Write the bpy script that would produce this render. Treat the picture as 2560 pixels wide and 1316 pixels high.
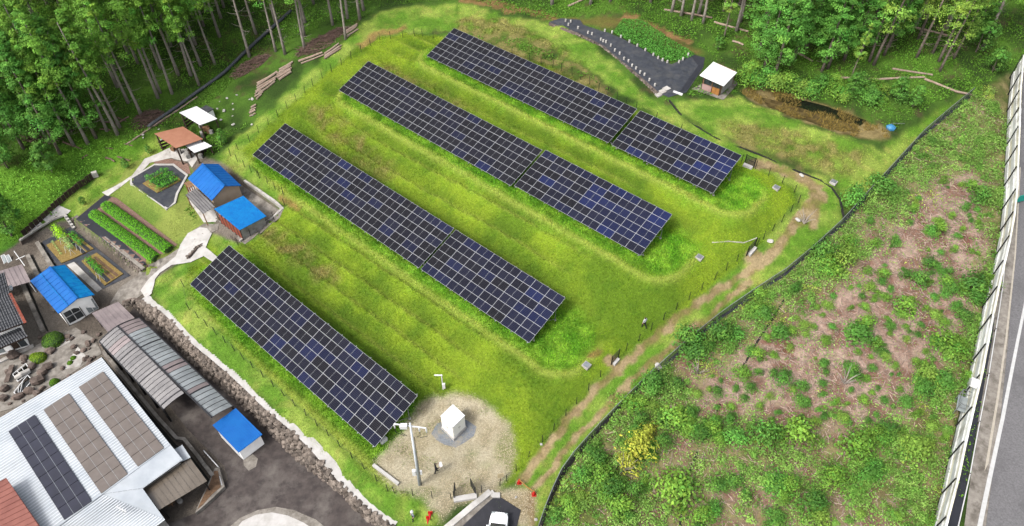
import bpy, bmesh, math, random
import numpy as np
from mathutils import Vector, Matrix
R = math.radians
rnd = random.Random(7)
npr = np.random.default_rng(11)
for o in list(bpy.data.objects): bpy.data.objects.remove(o)
scene = bpy.context.scene
COL = scene.collection

# ------------------------------------------------------------------ camera
CAMZ, FPX, TH = 62.4, 1775.0, R(45.68)
cd = bpy.data.cameras.new('camera'); cam = bpy.data.objects.new('camera', cd); COL.objects.link(cam)
cd.sensor_width = 36.0; cd.lens = 36.0 * FPX / 2560.0; cd.clip_start = 0.5; cd.clip_end = 3000
cam.location = (0, 0, CAMZ); cam.rotation_euler = (math.pi / 2 - TH, 0, 0)
scene.camera = cam
# ------------------------------------------------------------------ light
SUN_EL, SUN_AZ = R(50), R(232)          # azimuth from +Y clockwise: light comes from behind-left of the camera
w = bpy.data.worlds.new('World'); scene.world = w; w.use_nodes = True
wn = w.node_tree.nodes; wl = w.node_tree.links
bg = wn['Background']
sky = wn.new('ShaderNodeTexSky'); sky.sky_type = 'NISHITA'; sky.sun_disc = False
sky.sun_elevation = SUN_EL; sky.sun_rotation = SUN_AZ
sky.air_density = 1.0; sky.dust_density = 6.0; sky.ozone_density = 1.0; sky.altitude = 300
hs = wn.new('ShaderNodeHueSaturation'); hs.inputs['Saturation'].default_value = 0.35
wl.new(sky.outputs[0], hs.inputs['Color']); wl.new(hs.outputs[0], bg.inputs['Color'])
bg.inputs['Strength'].default_value = 0.15
sd = bpy.data.lights.new('sun', 'SUN'); sun = bpy.data.objects.new('sun', sd); COL.objects.link(sun)
sd.energy = 1.5; sd.angle = R(16); sd.color = (1.0, 0.97, 0.92)
sun.rotation_euler = (math.pi / 2 - SUN_EL, 0, -SUN_AZ + math.pi)
sun.location = (-60, -60, 120)
vs = scene.view_settings
vs.view_transform = 'Standard'; vs.look = 'None'; vs.gamma = 1; vs.use_curve_mapping = False
vs.exposure = 1.6

# ------------------------------------------------------------------ helpers: colours and materials
KA = 0.30
VEG = 2.35
def S(r, g, b, k=KA):
    f = lambda c: (c / 255 / 12.92) if c <= 10 else ((c / 255 + 0.055) / 1.055) ** 2.4
    return (f(r) * k, f(g) * k, f(b) * k, 1.0)
class NT:
    def __init__(s, name):
        s.m = bpy.data.materials.new(name); s.m.use_nodes = True
        s.n = s.m.node_tree.nodes; s.l = s.m.node_tree.links; s.b = s.n['Principled BSDF']
    def add(s, t, **kw):
        n = s.n.new(t)
        for k, v in kw.items(): setattr(n, k, v)
        return n
    def link(s, a, b): s.l.new(a, b)
    def noise(s, scale, detail=3, rough=0.6, vec=None):
        n = s.add('ShaderNodeTexNoise'); n.inputs['Scale'].default_value = scale
        n.inputs['Detail'].default_value = detail; n.inputs['Roughness'].default_value = rough
        s.link(vec if vec is not None else s.pos(), n.inputs['Vector']); return n.outputs['Fac']
    def pos(s):
        if not hasattr(s, '_p'): s._p = s.add('ShaderNodeNewGeometry').outputs['Position']
        return s._p
    def ramp(s, fac, stops):
        n = s.add('ShaderNodeValToRGB'); e = n.color_ramp.elements
        while len(e) < len(stops): e.new(0.5)
        for el, (p, c) in zip(e, stops): el.position = p; el.color = c
        s.link(fac, n.inputs['Fac']); return n.outputs['Color']
    def mix(s, fac, a, b, blend='MIX'):
        n = s.add('ShaderNodeMix', data_type='RGBA', blend_type=blend)
        for sock, v in ((n.inputs['Factor'], fac), (n.inputs['A'], a), (n.inputs['B'], b)):
            if hasattr(v, 'is_output'): s.link(v, sock)
            else: sock.default_value = v
        return n.outputs['Result']
    def math(s, op, a, b=0.0, clamp=False):
        n = s.add('ShaderNodeMath', operation=op, use_clamp=clamp)
        for i, v in enumerate((a, b)):
            if hasattr(v, 'is_output'): s.link(v, n.inputs[i])
            else: n.inputs[i].default_value = v
        return n.outputs[0]
    def bump(s, h, strength=0.4, dist=0.05):
        n = s.add('ShaderNodeBump'); n.inputs['Strength'].default_value = strength
        n.inputs['Distance'].default_value = dist; s.link(h, n.inputs['Height']); s.link(n.outputs[0], s.b.inputs['Normal'])
    def col(s, c):
        if hasattr(c, 'is_output'): s.link(c, s.b.inputs['Base Color'])
        else: s.b.inputs['Base Color'].default_value = c
    def setp(s, **kw):
        for k, v in kw.items(): s.b.inputs[k.replace('_', ' ')].default_value = v
M = {}
def pm(name, c1, c2=None, scale=3.0, rough=0.8, bump=0.2, metal=0.0, spec=0.3, dirt=None, dscale=0.6, obj_tint=0.0):
    t = NT(name); c2 = c2 or tuple(min(1, v * 1.25) for v in c1[:3]) + (1,)
    n = t.noise(scale, 5)
    c = t.ramp(n, [(0.35, c1), (0.65, c2)])
    if dirt is not None:
        d = t.noise(dscale, 6, 0.7); c = t.mix(t.ramp(d, [(0.48, (0, 0, 0, 1)), (0.68, (1, 1, 1, 1))]), c, dirt)
    if obj_tint:
        r = t.add('ShaderNodeObjectInfo').outputs['Random']
        v = t.math('ADD', t.math('MULTIPLY', r, obj_tint), 1 - obj_tint / 2)
        hv = t.add('ShaderNodeHueSaturation'); t.link(v, hv.inputs['Value']); t.link(c, hv.inputs['Color']); c = hv.outputs[0]
    t.col(c); t.setp(Roughness=rough, Metallic=metal); t.b.inputs['Specular IOR Level'].default_value = spec
    if bump: t.bump(t.noise(scale * 4, 4), bump, 0.03)
    M[name] = t.m; return t.m
def attr_mat(name, rough=0.9, var=0.3, nscale=6.0, bump=0.6, bscale=5.0, transl=0.0, bd=0.08):
    t = NT(name); a = t.add('ShaderNodeAttribute', attribute_name='col').outputs['Color']
    n = t.noise(nscale, 6, 0.75); v = t.math('ADD', t.math('MULTIPLY', n, 2 * var), 1 - var, True) if False else t.math('MAXIMUM', t.math('ADD', t.math('MULTIPLY', n, 2 * var), 1 - var), .1)
    hv = t.add('ShaderNodeHueSaturation'); t.link(v, hv.inputs['Value']); t.link(a, hv.inputs['Color'])
    t.col(hv.outputs[0]); t.setp(Roughness=rough); t.b.inputs['Specular IOR Level'].default_value = 0.15
    if bump: t.bump(t.noise(bscale, 6, 0.7), bump, bd)
    M[name] = t.m; return t.m

# ------------------------------------------------------------------ helpers: picture rays, terrain
def ray(px, py):
    a = (658 - py) / FPX
    return ((px - 1280) / FPX, math.cos(TH) + a * math.sin(TH), -math.sin(TH) + a * math.cos(TH))
def at(px, py, z):
    d = ray(px, py); t = (z - CAMZ) / d[2]; return Vector((d[0] * t, d[1] * t, z))
PSI = R(-40.97)
CU, SU = math.cos(PSI), math.sin(PSI)
def UV(u, v, z=0.0): return Vector((u * CU - v * SU, u * SU + v * CU, z))

X0, X1, Y0, Y1, CELL = -100.0, 100.0, 18.0, 134.0, 0.25
NX, NY = int((X1 - X0) / CELL) + 1, int((Y1 - Y0) / CELL) + 1
# break lines of the ground: picture point and height
def pix_resample(pts, n):
    d = [0.0]
    for (xa, ya), (xb, yb) in zip(pts, pts[1:]): d.append(d[-1] + math.hypot(xb - xa, yb - ya))
    return [(float(np.interp(d[-1] * k / (n - 1), d, [p[0] for p in pts])), float(np.interp(d[-1] * k / (n - 1), d, [p[1] for p in pts]))) for k in range(n)]
# retaining wall of the yard: foot and top edge of its stone face
WB = pix_resample([(346,772), (395,820), (428,849), (470,893), (501,925), (556,971), (610,1014), (664,1068), (692,1099), (719,1128), (780,1175), (840,1219), (871,1251), (903,1283), (975,1345)], 16)
WT = pix_resample([(352,752), (390,767), (433,805), (475,856), (518,890), (560,925), (610,971), (664,1025), (718,1068), (740,1087), (790,1140), (840,1197), (872,1235), (903,1260), (985,1318)], 16)
WBZ = [-3.4] * 9 + [-3.2, -2.9, -2.6, -2.4, -2.3, -2.25, -2.2]
WTZ = [-1.4, -1.1, -.8, -.65] + [-.55] * 7 + [-.6, -.65, -.75, -.85, -1.0]
LINES = [
 # dirt track and its outer fence
 [(1300,1215,-.5),(1330,1180,-.2),(1420,1075,.6),(1540,950,1.6),(1650,860,2.6),(1800,735,4.0),(1900,655,5.2),(1990,570,6.4),(2025,490,7.4),(1975,435,8.0),(1900,410,8.2)],
 [(1350,1315,-1.1),(1375,1240,-.7),(1410,1180,-.3),(1500,1075,.6),(1640,935,1.8),(1800,798,3.2),(1960,690,4.6),(2100,570,6.0),(2200,460,7.0),(2300,350,7.9),(2440,230,9.2)],
 # barrier beside the road, and the road itself
 [(2305,1420,2.0),(2332,1316,2.2),(2400,1050,3.0),(2441,850,4.0),(2498,600,5.6),(2511,420,7.0),(2526,200,8.6)],
 [(2600,1420,2.0),(2600,1316,2.2),(2650,1050,3.0),(2660,850,4.0),(2670,600,5.6),(2680,400,7.0),(2690,200,8.6)],
 [(1700,1316,1.2),(2000,1316,1.8)], [(1900,1000,2.6),(2150,1000,3.2)], [(2050,800,4.2),(2300,800,4.2)], [(2250,560,6.0),(2400,560,6.2)],
 # strip and retaining wall on the left of row D
 [(392,715,-1.2),(382,733,-1.15),(433,790,-.7),(475,831,-.5),(539,888,-.4),(582,924,-.4),(645,984,-.4),(740,1070,-.4),(840,1178,-.5),(900,1225,-.6),(960,1268,-.7),(1020,1300,-.9),(1100,1312,-1.0)],
 [(q[0] + 8, q[1] - 4, z) for q, z in zip(WT, WTZ)],
 [(q[0], q[1], z) for q, z in zip(WB, WBZ)],
 # yard
 [(300,800,-3.4),(400,960,-3.4),(560,1180,-3.4),(560,1300,-3.4),(300,1280,-3.4),(0,1300,-3.4),(0,1000,-3.4),(0,860,-3.4),(120,900,-3.4),(240,860,-3.4),(200,800,-3.4)],
 [(0,1420,-3.4),(300,1420,-3.4),(650,1400,-2.9),(900,1400,-2.3)], [(690,1230,-3.1),(760,1290,-2.75),(850,1330,-2.4)],
 # plots
 [(110,600,-2.6),(180,560,-2.6),(345,690,-2.6),(250,720,-2.6),(150,650,-2.6),(110,600,-2.6)], [(200,640,-2.6),(300,680,-2.6)],
 [(185,548,-1.3),(262,488,-1.2),(300,495,-1.2),(440,610,-1.2),(365,672,-1.3),(185,548,-1.3)], [(220,545,-1.3),(380,650,-1.3)], [(280,520,-1.25),(410,620,-1.2)],
 [(300,470,-.9),(440,570,-.9)],
 [(330,450,0),(370,412,.2),(440,402,.3),(475,440,.2),(440,525,0),(400,515,0),(330,462,0)], [(380,460,.05),(440,470,.05)],
 [(305,735,-2.9),(380,670,-2.0),(440,625,-1.3),(500,590,-.6),(540,560,-.2)],
 [(480,460,.2),(610,480,.2),(700,530,.2),(610,605,.0),(520,530,.1),(480,480,.2)], [(560,500,.2),(640,560,.1)],
 [(410,400,.4),(470,360,1.0),(540,330,1.6),(440,330,1.4),(500,290,2.0)],
 [(60,600,-2.4),(160,525,-1.4),(230,455,-.6),(320,395,.2),(400,340,1.2)], [(0,640,-3.0),(-60,700,-3.2)],
 # left fence line of the farm
 [(500,600,-.3),(640,605,.3),(708,520,1.0),(640,430,2.0),(590,370,2.4),(640,330,3.2),(740,245,4.8),(830,165,6.4),(920,100,7.6),(1000,82,8.2),(1090,85,8.6)],
 # woods edge and the wood behind it
 [(330,360,1.6),(450,265,2.8),(560,190,4.2),(660,100,6.0),(720,40,7.4),(800,-40,8.8)],
 [(430,360,1.6),(600,215,4.2),(760,120,6.6),(880,78,8.2),(960,40,8.8)],
 [(-150,560,.5),(-150,300,4),(-100,60,7.5),(0,430,2.2),(100,300,4.5),(250,150,7.2),(400,30,9.2),(500,-80,11)],
 [(950,0,9.4),(1150,0,10),(1400,30,10.6),(1650,0,12),(2000,0,13.5),(2400,0,13.5),(2800,0,13)],
 [(1000,-100,11),(1500,-100,13),(2000,-100,15.5),(2600,-100,15.5)],
 [(1150,20,9.6),(1350,50,10.1),(1450,95,10.0),(1540,170,9.8),(1640,235,9.4),(1720,290,9.2),(1850,360,8.9),(1980,420,8.3)],
 [(1390,65,10.4),(1500,70,10.4),(1640,120,10.3),(1760,150,10.2)], [(1650,225,9.7),(1750,150,10.1)], [(1740,215,9.4),(1840,245,9.2)],
 [(1240,60,9.9),(1380,130,9.8),(1500,215,9.5),(1620,280,9.1),(1760,340,8.8)],
 [(1860,235,8.7),(2000,290,8.6),(2180,350,8.6),(2230,330,8.6),(2050,250,8.7),(1870,215,8.8)],
 [(1840,250,9.3),(1960,300,9.3),(2160,365,9.2)], [(1900,330,8.9),(2150,400,8.4)],
 [(1870,200,9.6),(2050,225,9.8),(2260,290,9.4),(2330,230,10)], [(1800,90,11.2),(2100,150,11),(2400,160,10.6)],
]
BENCH = [(0.0, -67.5, -22.6, 16.4, 25.3), (2.6, -79.2, -23.0, 34.4, 43.0), (6.1, -78.0, -21.0, 49.4, 58.2), (8.4, -73.5, -19.2, 61.6, 70.0)]
gx = np.linspace(X0, X1, NX); gy = np.linspace(Y0, Y1, NY)
GX, GY = np.meshgrid(gx, gy)
GU = GX * CU + GY * SU; GV = -GX * SU + GY * CU
fixed = np.full((NY, NX), np.nan)
for z, u0, u1, v0, v1 in BENCH:
    r_ = 3.5                                                       # rounded outline
    du = np.maximum(np.maximum(u0 + r_ - GU, GU - u1 + r_), 0); dv = np.maximum(np.maximum(v0 + r_ - GV, GV - v1 + r_), 0)
    fixed[np.hypot(du, dv) < r_] = z
for ln in LINES:
    P = [at(*q) for q in ln]
    for a, b in zip(P, P[1:]):
        n = max(2, int((b - a).length / (CELL * 0.7)))
        for i in range(n + 1):
            q = a.lerp(b, i / n); ix = int(round((q.x - X0) / CELL)); iy = int(round((q.y - Y0) / CELL))
            if 0 <= ix < NX and 0 <= iy < NY: fixed[iy, ix] = q.z
def relax(fix):
    lv = [fix]
    while min(lv[-1].shape) > 40:
        f = lv[-1]; h, w_ = (f.shape[0] + 1) // 2, (f.shape[1] + 1) // 2
        p = np.full((h * 2, w_ * 2), np.nan); p[:f.shape[0], :f.shape[1]] = f
        q = p.reshape(h, 2, w_, 2).transpose(0, 2, 1, 3).reshape(h, w_, 4)
        m = ~np.isnan(q); c = m.sum(2); s = np.where(m, q, 0).sum(2)
        lv.append(np.where(c > 0, s / np.maximum(c, 1), np.nan))
    z = np.full(lv[-1].shape, np.nanmean(lv[-1]))
    for k, f in enumerate(reversed(lv)):
        if k:
            z = np.repeat(np.repeat(z, 2, 0), 2, 1)[:f.shape[0], :f.shape[1]]
        m = ~np.isnan(f); fv = np.where(m, f, 0)
        for _ in range(400 if k < 3 else 60):
            p = np.pad(z, 1, mode='edge')
            z = 0.25 * (p[:-2, 1:-1] + p[2:, 1:-1] + p[1:-1, :-2] + p[1:-1, 2:]); z = np.where(m, fv, z)
    return z
ZG = relax(fixed)
def vnoise(x, y, scale, seed):
    r = np.random.default_rng(seed); T = r.random((256, 256))
    fx, fy = x / scale, y / scale; ix, iy = np.floor(fx).astype(int), np.floor(fy).astype(int)
    tx, ty = fx - ix, fy - iy; tx = tx * tx * (3 - 2 * tx); ty = ty * ty * (3 - 2 * ty)
    g = lambda a, b: T[(b % 256), (a % 256)]
    return (g(ix, iy) * (1 - tx) + g(ix + 1, iy) * tx) * (1 - ty) + (g(ix, iy + 1) * (1 - tx) + g(ix + 1, iy + 1) * tx) * ty
def fbm(x, y, scale, seed, o=4):
    v = 0; a = 1.0; t = 0
    for k in range(o): v = v + a * vnoise(x, y, scale / 2 ** k, seed + k); t += a; a *= 0.55
    return v / t
def blur(a, n):
    for _ in range(n):
        p = np.pad(a, 1, mode='edge'); a = (p[:-2, 1:-1] + p[2:, 1:-1] + p[1:-1, :-2] + p[1:-1, 2:] + 2 * a) / 6
    return a
def project(x, y, z):
    zz = z - CAMZ; fw = y * math.cos(TH) - zz * math.sin(TH); up = y * math.sin(TH) + zz * math.cos(TH)
    return 1280 + FPX * x / fw, 658 - FPX * up / fw
def inpoly(px, py, poly):
    r = np.zeros(px.shape, bool); n = len(poly)
    for i in range(n):
        xa, ya = poly[i]; xb, yb = poly[(i + 1) % n]
        if ya == yb: continue
        c = (ya > py) != (yb > py); r ^= c & (px < (xb - xa) * (py - ya) / (yb - ya) + xa)
    return r
def dist_line(px, py, pts):
    d = np.full(px.shape, 1e9)
    for (xa, ya), (xb, yb) in zip(pts, pts[1:]):
        L = (xb - xa) ** 2 + (yb - ya) ** 2; t = np.clip(((px - xa) * (xb - xa) + (py - ya) * (yb - ya)) / L, 0, 1)
        d = np.minimum(d, np.hypot(px - xa - t * (xb - xa), py - ya - t * (yb - ya)))
    return d
# small natural relief, everywhere but on built ground
PX, PY = project(GX, GY, ZG)
BUILT = [[(0,560),(180,500),(330,380),(480,340),(720,520),(520,620),(380,735),(1000,1316),(0,1316)], [(2332,1316),(2441,850),(2526,180),(2700,180),(2700,1316)]]
nat = np.ones_like(ZG)
for b in BUILT: nat[inpoly(PX, PY, b)] = 0
nat = blur(nat, 8)
ZG = ZG + nat * ((fbm(GX, GY, 6, 3) - .5) * 0.35 + (fbm(GX, GY, 1.6, 9) - .5) * 0.16)
# little step lines along the cut slopes between the rows
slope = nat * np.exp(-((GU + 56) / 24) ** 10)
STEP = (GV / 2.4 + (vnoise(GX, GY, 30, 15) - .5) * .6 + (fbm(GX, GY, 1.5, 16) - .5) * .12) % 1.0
ZG = ZG + slope * 0.40 * (STEP - .5) * ((GV > 25) & (GV < 62))
PX, PY = project(GX, GY, ZG)
ZL = ZG.tolist()
def H(x, y):
    fx = min(max((x - X0) / CELL, 0), NX - 1.001); fy = min(max((y - Y0) / CELL, 0), NY - 1.001)
    i, j = int(fx), int(fy); a, b = fx - i, fy - j
    return (ZL[j][i] * (1 - a) + ZL[j][i + 1] * a) * (1 - b) + (ZL[j + 1][i] * (1 - a) + ZL[j + 1][i + 1] * a) * b
def G(px, py, off=0.0):
    """point of the ground that the picture point (px, py) shows"""
    d = ray(px, py); t = (20 - CAMZ) / d[2]; st = 0.6; p = t
    for _ in range(120):
        if CAMZ + d[2] * t < H(d[0] * t, d[1] * t) + off: break
        p = t; t += st
    for _ in range(14):
        m = (p + t) / 2
        if CAMZ + d[2] * m < H(d[0] * m, d[1] * m) + off: t = m
        else: p = m
    return Vector((d[0] * t, d[1] * t, H(d[0] * t, d[1] * t)))
def Hs(x, y):
    fx = np.clip((x - X0) / CELL, 0, NX - 1.001); fy = np.clip((y - Y0) / CELL, 0, NY - 1.001)
    i, j = fx.astype(int), fy.astype(int); a, b = fx - i, fy - j
    return (ZG[j, i] * (1 - a) + ZG[j, i + 1] * a) * (1 - b) + (ZG[j + 1, i] * (1 - a) + ZG[j + 1, i + 1] * a) * b
def samp(F, x, y):
    i = np.clip(((x - X0) / CELL + .5).astype(int), 0, NX - 1); j = np.clip(((y - Y0) / CELL + .5).astype(int), 0, NY - 1); return F[j, i]

# ------------------------------------------------------------------ helpers: objects and meshes
def tag(o, label=None, cat=None, group=None, kind=None):
    if label: o['label'] = label
    if cat: o['category'] = cat
    if group: o['group'] = group
    if kind: o['kind'] = kind
    return o
def link(o, parent=None):
    COL.objects.link(o)
    if parent is not None:                                         # parts are built in world space and keep their place
        o.parent = parent
        o.matrix_parent_inverse = (Matrix.Translation(parent.location) @ Matrix.Rotation(parent.rotation_euler[2], 4, 'Z')).inverted()
    return o
def empty(name, loc=(0, 0, 0), rz=0.0, **kw):
    o = bpy.data.objects.new(name, None); o.location = loc; o.rotation_euler = (0, 0, rz); o.empty_display_size = 0.3
    return tag(link(o), **kw)
def mesh_np(name, V, F, mats, smooth=False, col=None):
    """V (n,3) array, F (m,k) array of one polygon size"""
    me = bpy.data.meshes.new(name); V = np.asarray(V, np.float32); F = np.asarray(F, np.int32); k = F.shape[1]
    me.vertices.add(len(V)); me.vertices.foreach_set('co', V.ravel())
    me.loops.add(F.size); me.loops.foreach_set('vertex_index', F.ravel())
    me.polygons.add(len(F)); me.polygons.foreach_set('loop_start', np.arange(0, F.size, k, dtype=np.int32))
    if smooth: me.polygons.foreach_set('use_smooth', np.ones(len(F), bool))
    me.update(calc_edges=True)
    if col is not None:
        a = me.attributes.new('col', 'FLOAT_COLOR', 'POINT')
        c = np.ones((len(V), 4), np.float32); c[:, :3] = col[:, :3]; a.data.foreach_set('color', c.ravel())
    for m in (mats if isinstance(mats, (list, tuple)) else [mats]): me.materials.append(m)
    return me
class MB:
    """collects boxes, bars, tubes, prisms; build() links them as ONE mesh object"""
    def __init__(s): s.v = []; s.f = []; s.mi = []; s.k = 0
    def add(s, V, F):
        n = len(s.v); s.v += [tuple(p) for p in V]; s.f += [tuple(i + n for i in f) for f in F]; s.mi += [s.k] * len(F); return s
    def slot(s, k): s.k = k; return s
    def hexa(s, b, t):
        return s.add(list(b) + list(t), [(3, 2, 1, 0), (4, 5, 6, 7), (0, 1, 5, 4), (1, 2, 6, 5), (2, 3, 7, 6), (3, 0, 4, 7)])
    def box(s, c, d, rz=0.0, ax=None):
        x, y, z = d[0] / 2, d[1] / 2, d[2] / 2; m = Matrix.Rotation(rz, 3, 'Z') if ax is None else ax; c = Vector(c)
        q = [(-x, -y), (x, -y), (x, y), (-x, y)]
        return s.hexa([c + m @ Vector((a, b, -z)) for a, b in q], [c + m @ Vector((a, b, z)) for a, b in q])
    def bar(s, a, b, wd=0.06, ht=0.06):
        a, b = Vector(a), Vector(b); d = (b - a).normalized(); up = Vector((0, 0, 1)) if abs(d.z) < .95 else Vector((1, 0, 0))
        x = d.cross(up).normalized() * wd / 2; y = x.normalized().cross(d) * ht / 2
        q = [-x - y, x - y, x + y, -x + y]; return s.hexa([a + i for i in q], [b + i for i in q])
    def tube(s, pts, r, n=6, cap=True):
        pts = [Vector(p) for p in pts]; rs = r if isinstance(r, (list, tuple)) else [r] * len(pts); V = []; F = []
        for i, p in enumerate(pts):
            d = (pts[min(i + 1, len(pts) - 1)] - pts[max(i - 1, 0)]).normalized(); up = Vector((0, 0, 1)) if abs(d.z) < .9 else Vector((1, 0, 0))
            x = d.cross(up).normalized(); y = x.cross(d)
            V += [p + (x * math.cos(2 * math.pi * k / n) + y * math.sin(2 * math.pi * k / n)) * rs[i] for k in range(n)]
        for i in range(len(pts) - 1):
            for k in range(n): F.append((i * n + k, i * n + (k + 1) % n, (i + 1) * n + (k + 1) % n, (i + 1) * n + k))
        if cap: F += [tuple(reversed(range(n))), tuple(range((len(pts) - 1) * n, len(pts) * n))]
        return s.add(V, F)
    def prism(s, poly, z0, z1):
        """poly: (x, y) points or 3D points (z then added)"""
        P = [Vector((p[0], p[1], p[2] if len(p) > 2 else 0)) for p in poly]; n = len(P)
        a = sum(P[i].x * P[(i + 1) % n].y - P[(i + 1) % n].x * P[i].y for i in range(n))
        if a < 0: P = P[::-1]
        V = [p + Vector((0, 0, z0)) for p in P] + [p + Vector((0, 0, z1)) for p in P]
        return s.add(V, [tuple(reversed(range(n))), tuple(range(n, 2 * n))] + [(i, (i + 1) % n, n + (i + 1) % n, n + i) for i in range(n)])
    def slab(s, quad, th):
        """four (or more) 3D points given as the top face, thickness downwards"""
        return s.prism(quad, -th, 0)
    def cone(s, c, r0, r1, h, n=12): return s.tube([Vector(c), Vector(c) + Vector((0, 0, h))], [r0, r1], n)
    def mesh(s, name, mats, smooth=False):
        me = bpy.data.meshes.new(name); me.from_pydata([tuple(v) for v in s.v], [], s.f)
        for m in (mats if isinstance(mats, (list, tuple)) else [mats]): me.materials.append(m)
        me.polygons.foreach_set('material_index', s.mi)
        if smooth: me.polygons.foreach_set('use_smooth', [True] * len(s.f))
        me.update(); return me
    def build(s, name, mats, parent=None, smooth=False, **kw):
        o = bpy.data.objects.new(name, s.mesh(name, mats, smooth))
        return tag(link(o, parent), **kw)
def copy_obj(o, name=None, parent=None):
    c = o.copy()
    if name: c.name = name
    return link(c, parent)
def inst(name, me, loc, parent=None, rz=0.0, sc=(1, 1, 1), rx=0.0, ry=0.0):
    o = bpy.data.objects.new(name, me); o.location = loc; o.rotation_euler = (rx, ry, rz); o.scale = sc if hasattr(sc, '__len__') else (sc,) * 3
    return link(o, parent)
def sheet(name, poly, m, off=0.05, step=0.8, thick=0.0, world=False, z=None, parent=None, **kw):
    """a paved or covered area: outline given in picture points, laid on the ground"""
    P = [Vector(p) for p in poly] if world else [at(p[0], p[1], z) if z is not None else G(*p) for p in poly]
    bm = bmesh.new(); vs_ = [bm.verts.new((p.x, p.y, 0)) for p in P]; bm.faces.new(vs_)
    xs = [p.x for p in P]; ys = [p.y for p in P]
    if z is None:
        x = min(xs) + step
        while x < max(xs):
            bmesh.ops.bisect_plane(bm, geom=bm.verts[:] + bm.edges[:] + bm.faces[:], plane_co=(x, 0, 0), plane_no=(1, 0, 0)); x += step
        y = min(ys) + step
        while y < max(ys):
            bmesh.ops.bisect_plane(bm, geom=bm.verts[:] + bm.edges[:] + bm.faces[:], plane_co=(0, y, 0), plane_no=(0, 1, 0)); y += step
    bmesh.ops.triangulate(bm, faces=bm.faces[:])
    for v in bm.verts: v.co.z = (H(v.co.x, v.co.y) if z is None else z) + off
    bmesh.ops.recalc_face_normals(bm, faces=bm.faces[:])
    if bm.faces[:] and sum(f.normal.z for f in bm.faces) < 0: bmesh.ops.reverse_faces(bm, faces=bm.faces[:])
    if thick:
        e = [x_ for x_ in bm.edges if len(x_.link_faces) == 1]
        r = bmesh.ops.extrude_edge_only(bm, edges=e)
        for g in r['geom']:
            if isinstance(g, bmesh.types.BMVert): g.co.z -= thick
    me = bpy.data.meshes.new(name); bm.to_mesh(me); bm.free(); me.materials.append(m)
    o = bpy.data.objects.new(name, me)
    return tag(link(o, parent), **kw)
# ------------------------------------------------------------------ ground colours (what the ground is made of, by zone, with bank shading painted in)
jit = lambda s, sc, a: (fbm(GX, GY, sc, s) - .5) * a
PJX, PJY = PX + jit(21, 1.2, 26), PY + jit(31, 1.2, 26)
CG = np.zeros((NY, NX, 3))
n1 = fbm(GX, GY, 5, 41); n2 = fbm(GX, GY, 1.3, 51); n3 = fbm(GX, GY, 14, 61)
def lin(*c): return np.array(S(*c)[:3])
def blend(mask, col, f=1.0):
    m = np.clip(mask * f, 0, 1)[..., None]; CG[:] = CG * (1 - m) + col * m
def two(a, b, n, lo=.35, hi=.65):
    t = np.clip((n - lo) / (hi - lo), 0, 1)[..., None]; return lin(*a) * (1 - t) + lin(*b) * t
def zone(poly, soft=2): return blur(inpoly(PJX, PJY, poly).astype(float), soft)
ENCL = [(500,600),(640,608),(708,520),(588,372),(640,328),(740,243),(830,165),(920,105),(1000,86),(1090,88),(1250,120),(1380,170),(1500,235),(1620,290),(1760,345),(1880,405),(1985,470),(1990,500),(1930,590),(1860,655),(1650,835),(1540,905),(1420,1050),(1300,1190),(1230,1245),(1090,1245),(1000,1238),(930,1195),(860,1135),(700,985),(560,845),(440,720)]
LAWN1 = [(380,735),(388,690),(470,655),(470,712),(520,785),(700,975),(850,1125),(960,1222),(1080,1262),(1110,1316),(1030,1316),(960,1272),(900,1230),(840,1183),(740,1075),(645,989),(539,893),(475,836),(433,795)]
LAWN2 = [(540,400),(590,350),(690,262),(840,120),(900,62),(960,25),(1150,8),(1290,48),(1400,62),(1480,110),(1600,230),(1700,290),(1850,370),(1990,425),(2080,460),(2110,530),(2060,620),(1900,700),(1880,650),(2000,540),(1980,470),(1890,420),(1760,350),(1600,265),(1450,160),(1300,90),(1090,75),(930,95),(840,165),(650,335),(600,380),(720,510),(708,522)]
LAWN3 = [(1690,250),(1850,245),(2000,305),(2200,375),(2290,310),(2400,240),(2430,232),(2240,410),(2120,530),(2080,450),(1990,400),(1800,340),(1700,280)]
LAWN4 = [(290,480),(330,440),(440,540),(500,570),(440,610),(300,500)]
LAWN5 = [(160,520),(300,405),(340,385),(400,330),(480,340),(400,400),(300,450),(190,525)]
LAWN6 = [(545,575),(600,600),(640,600),(560,640),(530,600)]
DRY = [[(1130,50),(1250,45),(1380,105),(1460,160),(1520,240),(1420,205),(1250,135),(1150,90)], [(760,270),(830,270),(1010,430),(960,450),(850,390)], [(1770,300),(1960,320),(2180,385),(2120,440),(1880,385)], [(620,560),(720,585),(860,690),(830,720),(700,640)], [(560,390),(620,440),(700,520),(660,510),(560,420)], [(900,150),(1000,170),(1200,280),(1050,250)]]
PAD = [(935,1165),(1000,1085),(1050,1010),(1130,985),(1200,1000),(1280,1070),(1292,1120),(1275,1180),(1240,1232),(1290,1222),(1345,1235),(1320,1316),(1290,1316),(1230,1240),(1140,1262),(1110,1300),(1060,1245),(1000,1228)]
LOT = [(1360,1330),(1415,1180),(1500,1080),(1640,940),(1800,803),(1960,695),(2100,575),(2200,465),(2300,355),(2440,235),(2526,185),(2511,420),(2505,560),(2490,640),(2438,868),(2377,1122),(2328,1330)]
THICK = [(-200,420),(60,420),(230,330),(330,360),(400,335),(330,390),(230,450),(150,520),(60,590),(0,640),(-200,700)]
YARD = [(-300,660),(0,640),(70,590),(160,545),(180,540),(370,690),(540,560),(480,480),(420,395),(480,380),(560,410),(700,520),(600,610),(520,580),(470,640),(385,700),(352,760),(475,875),(690,1070),(860,1240),(940,1310),(800,1420),(-300,1420)]
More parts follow.
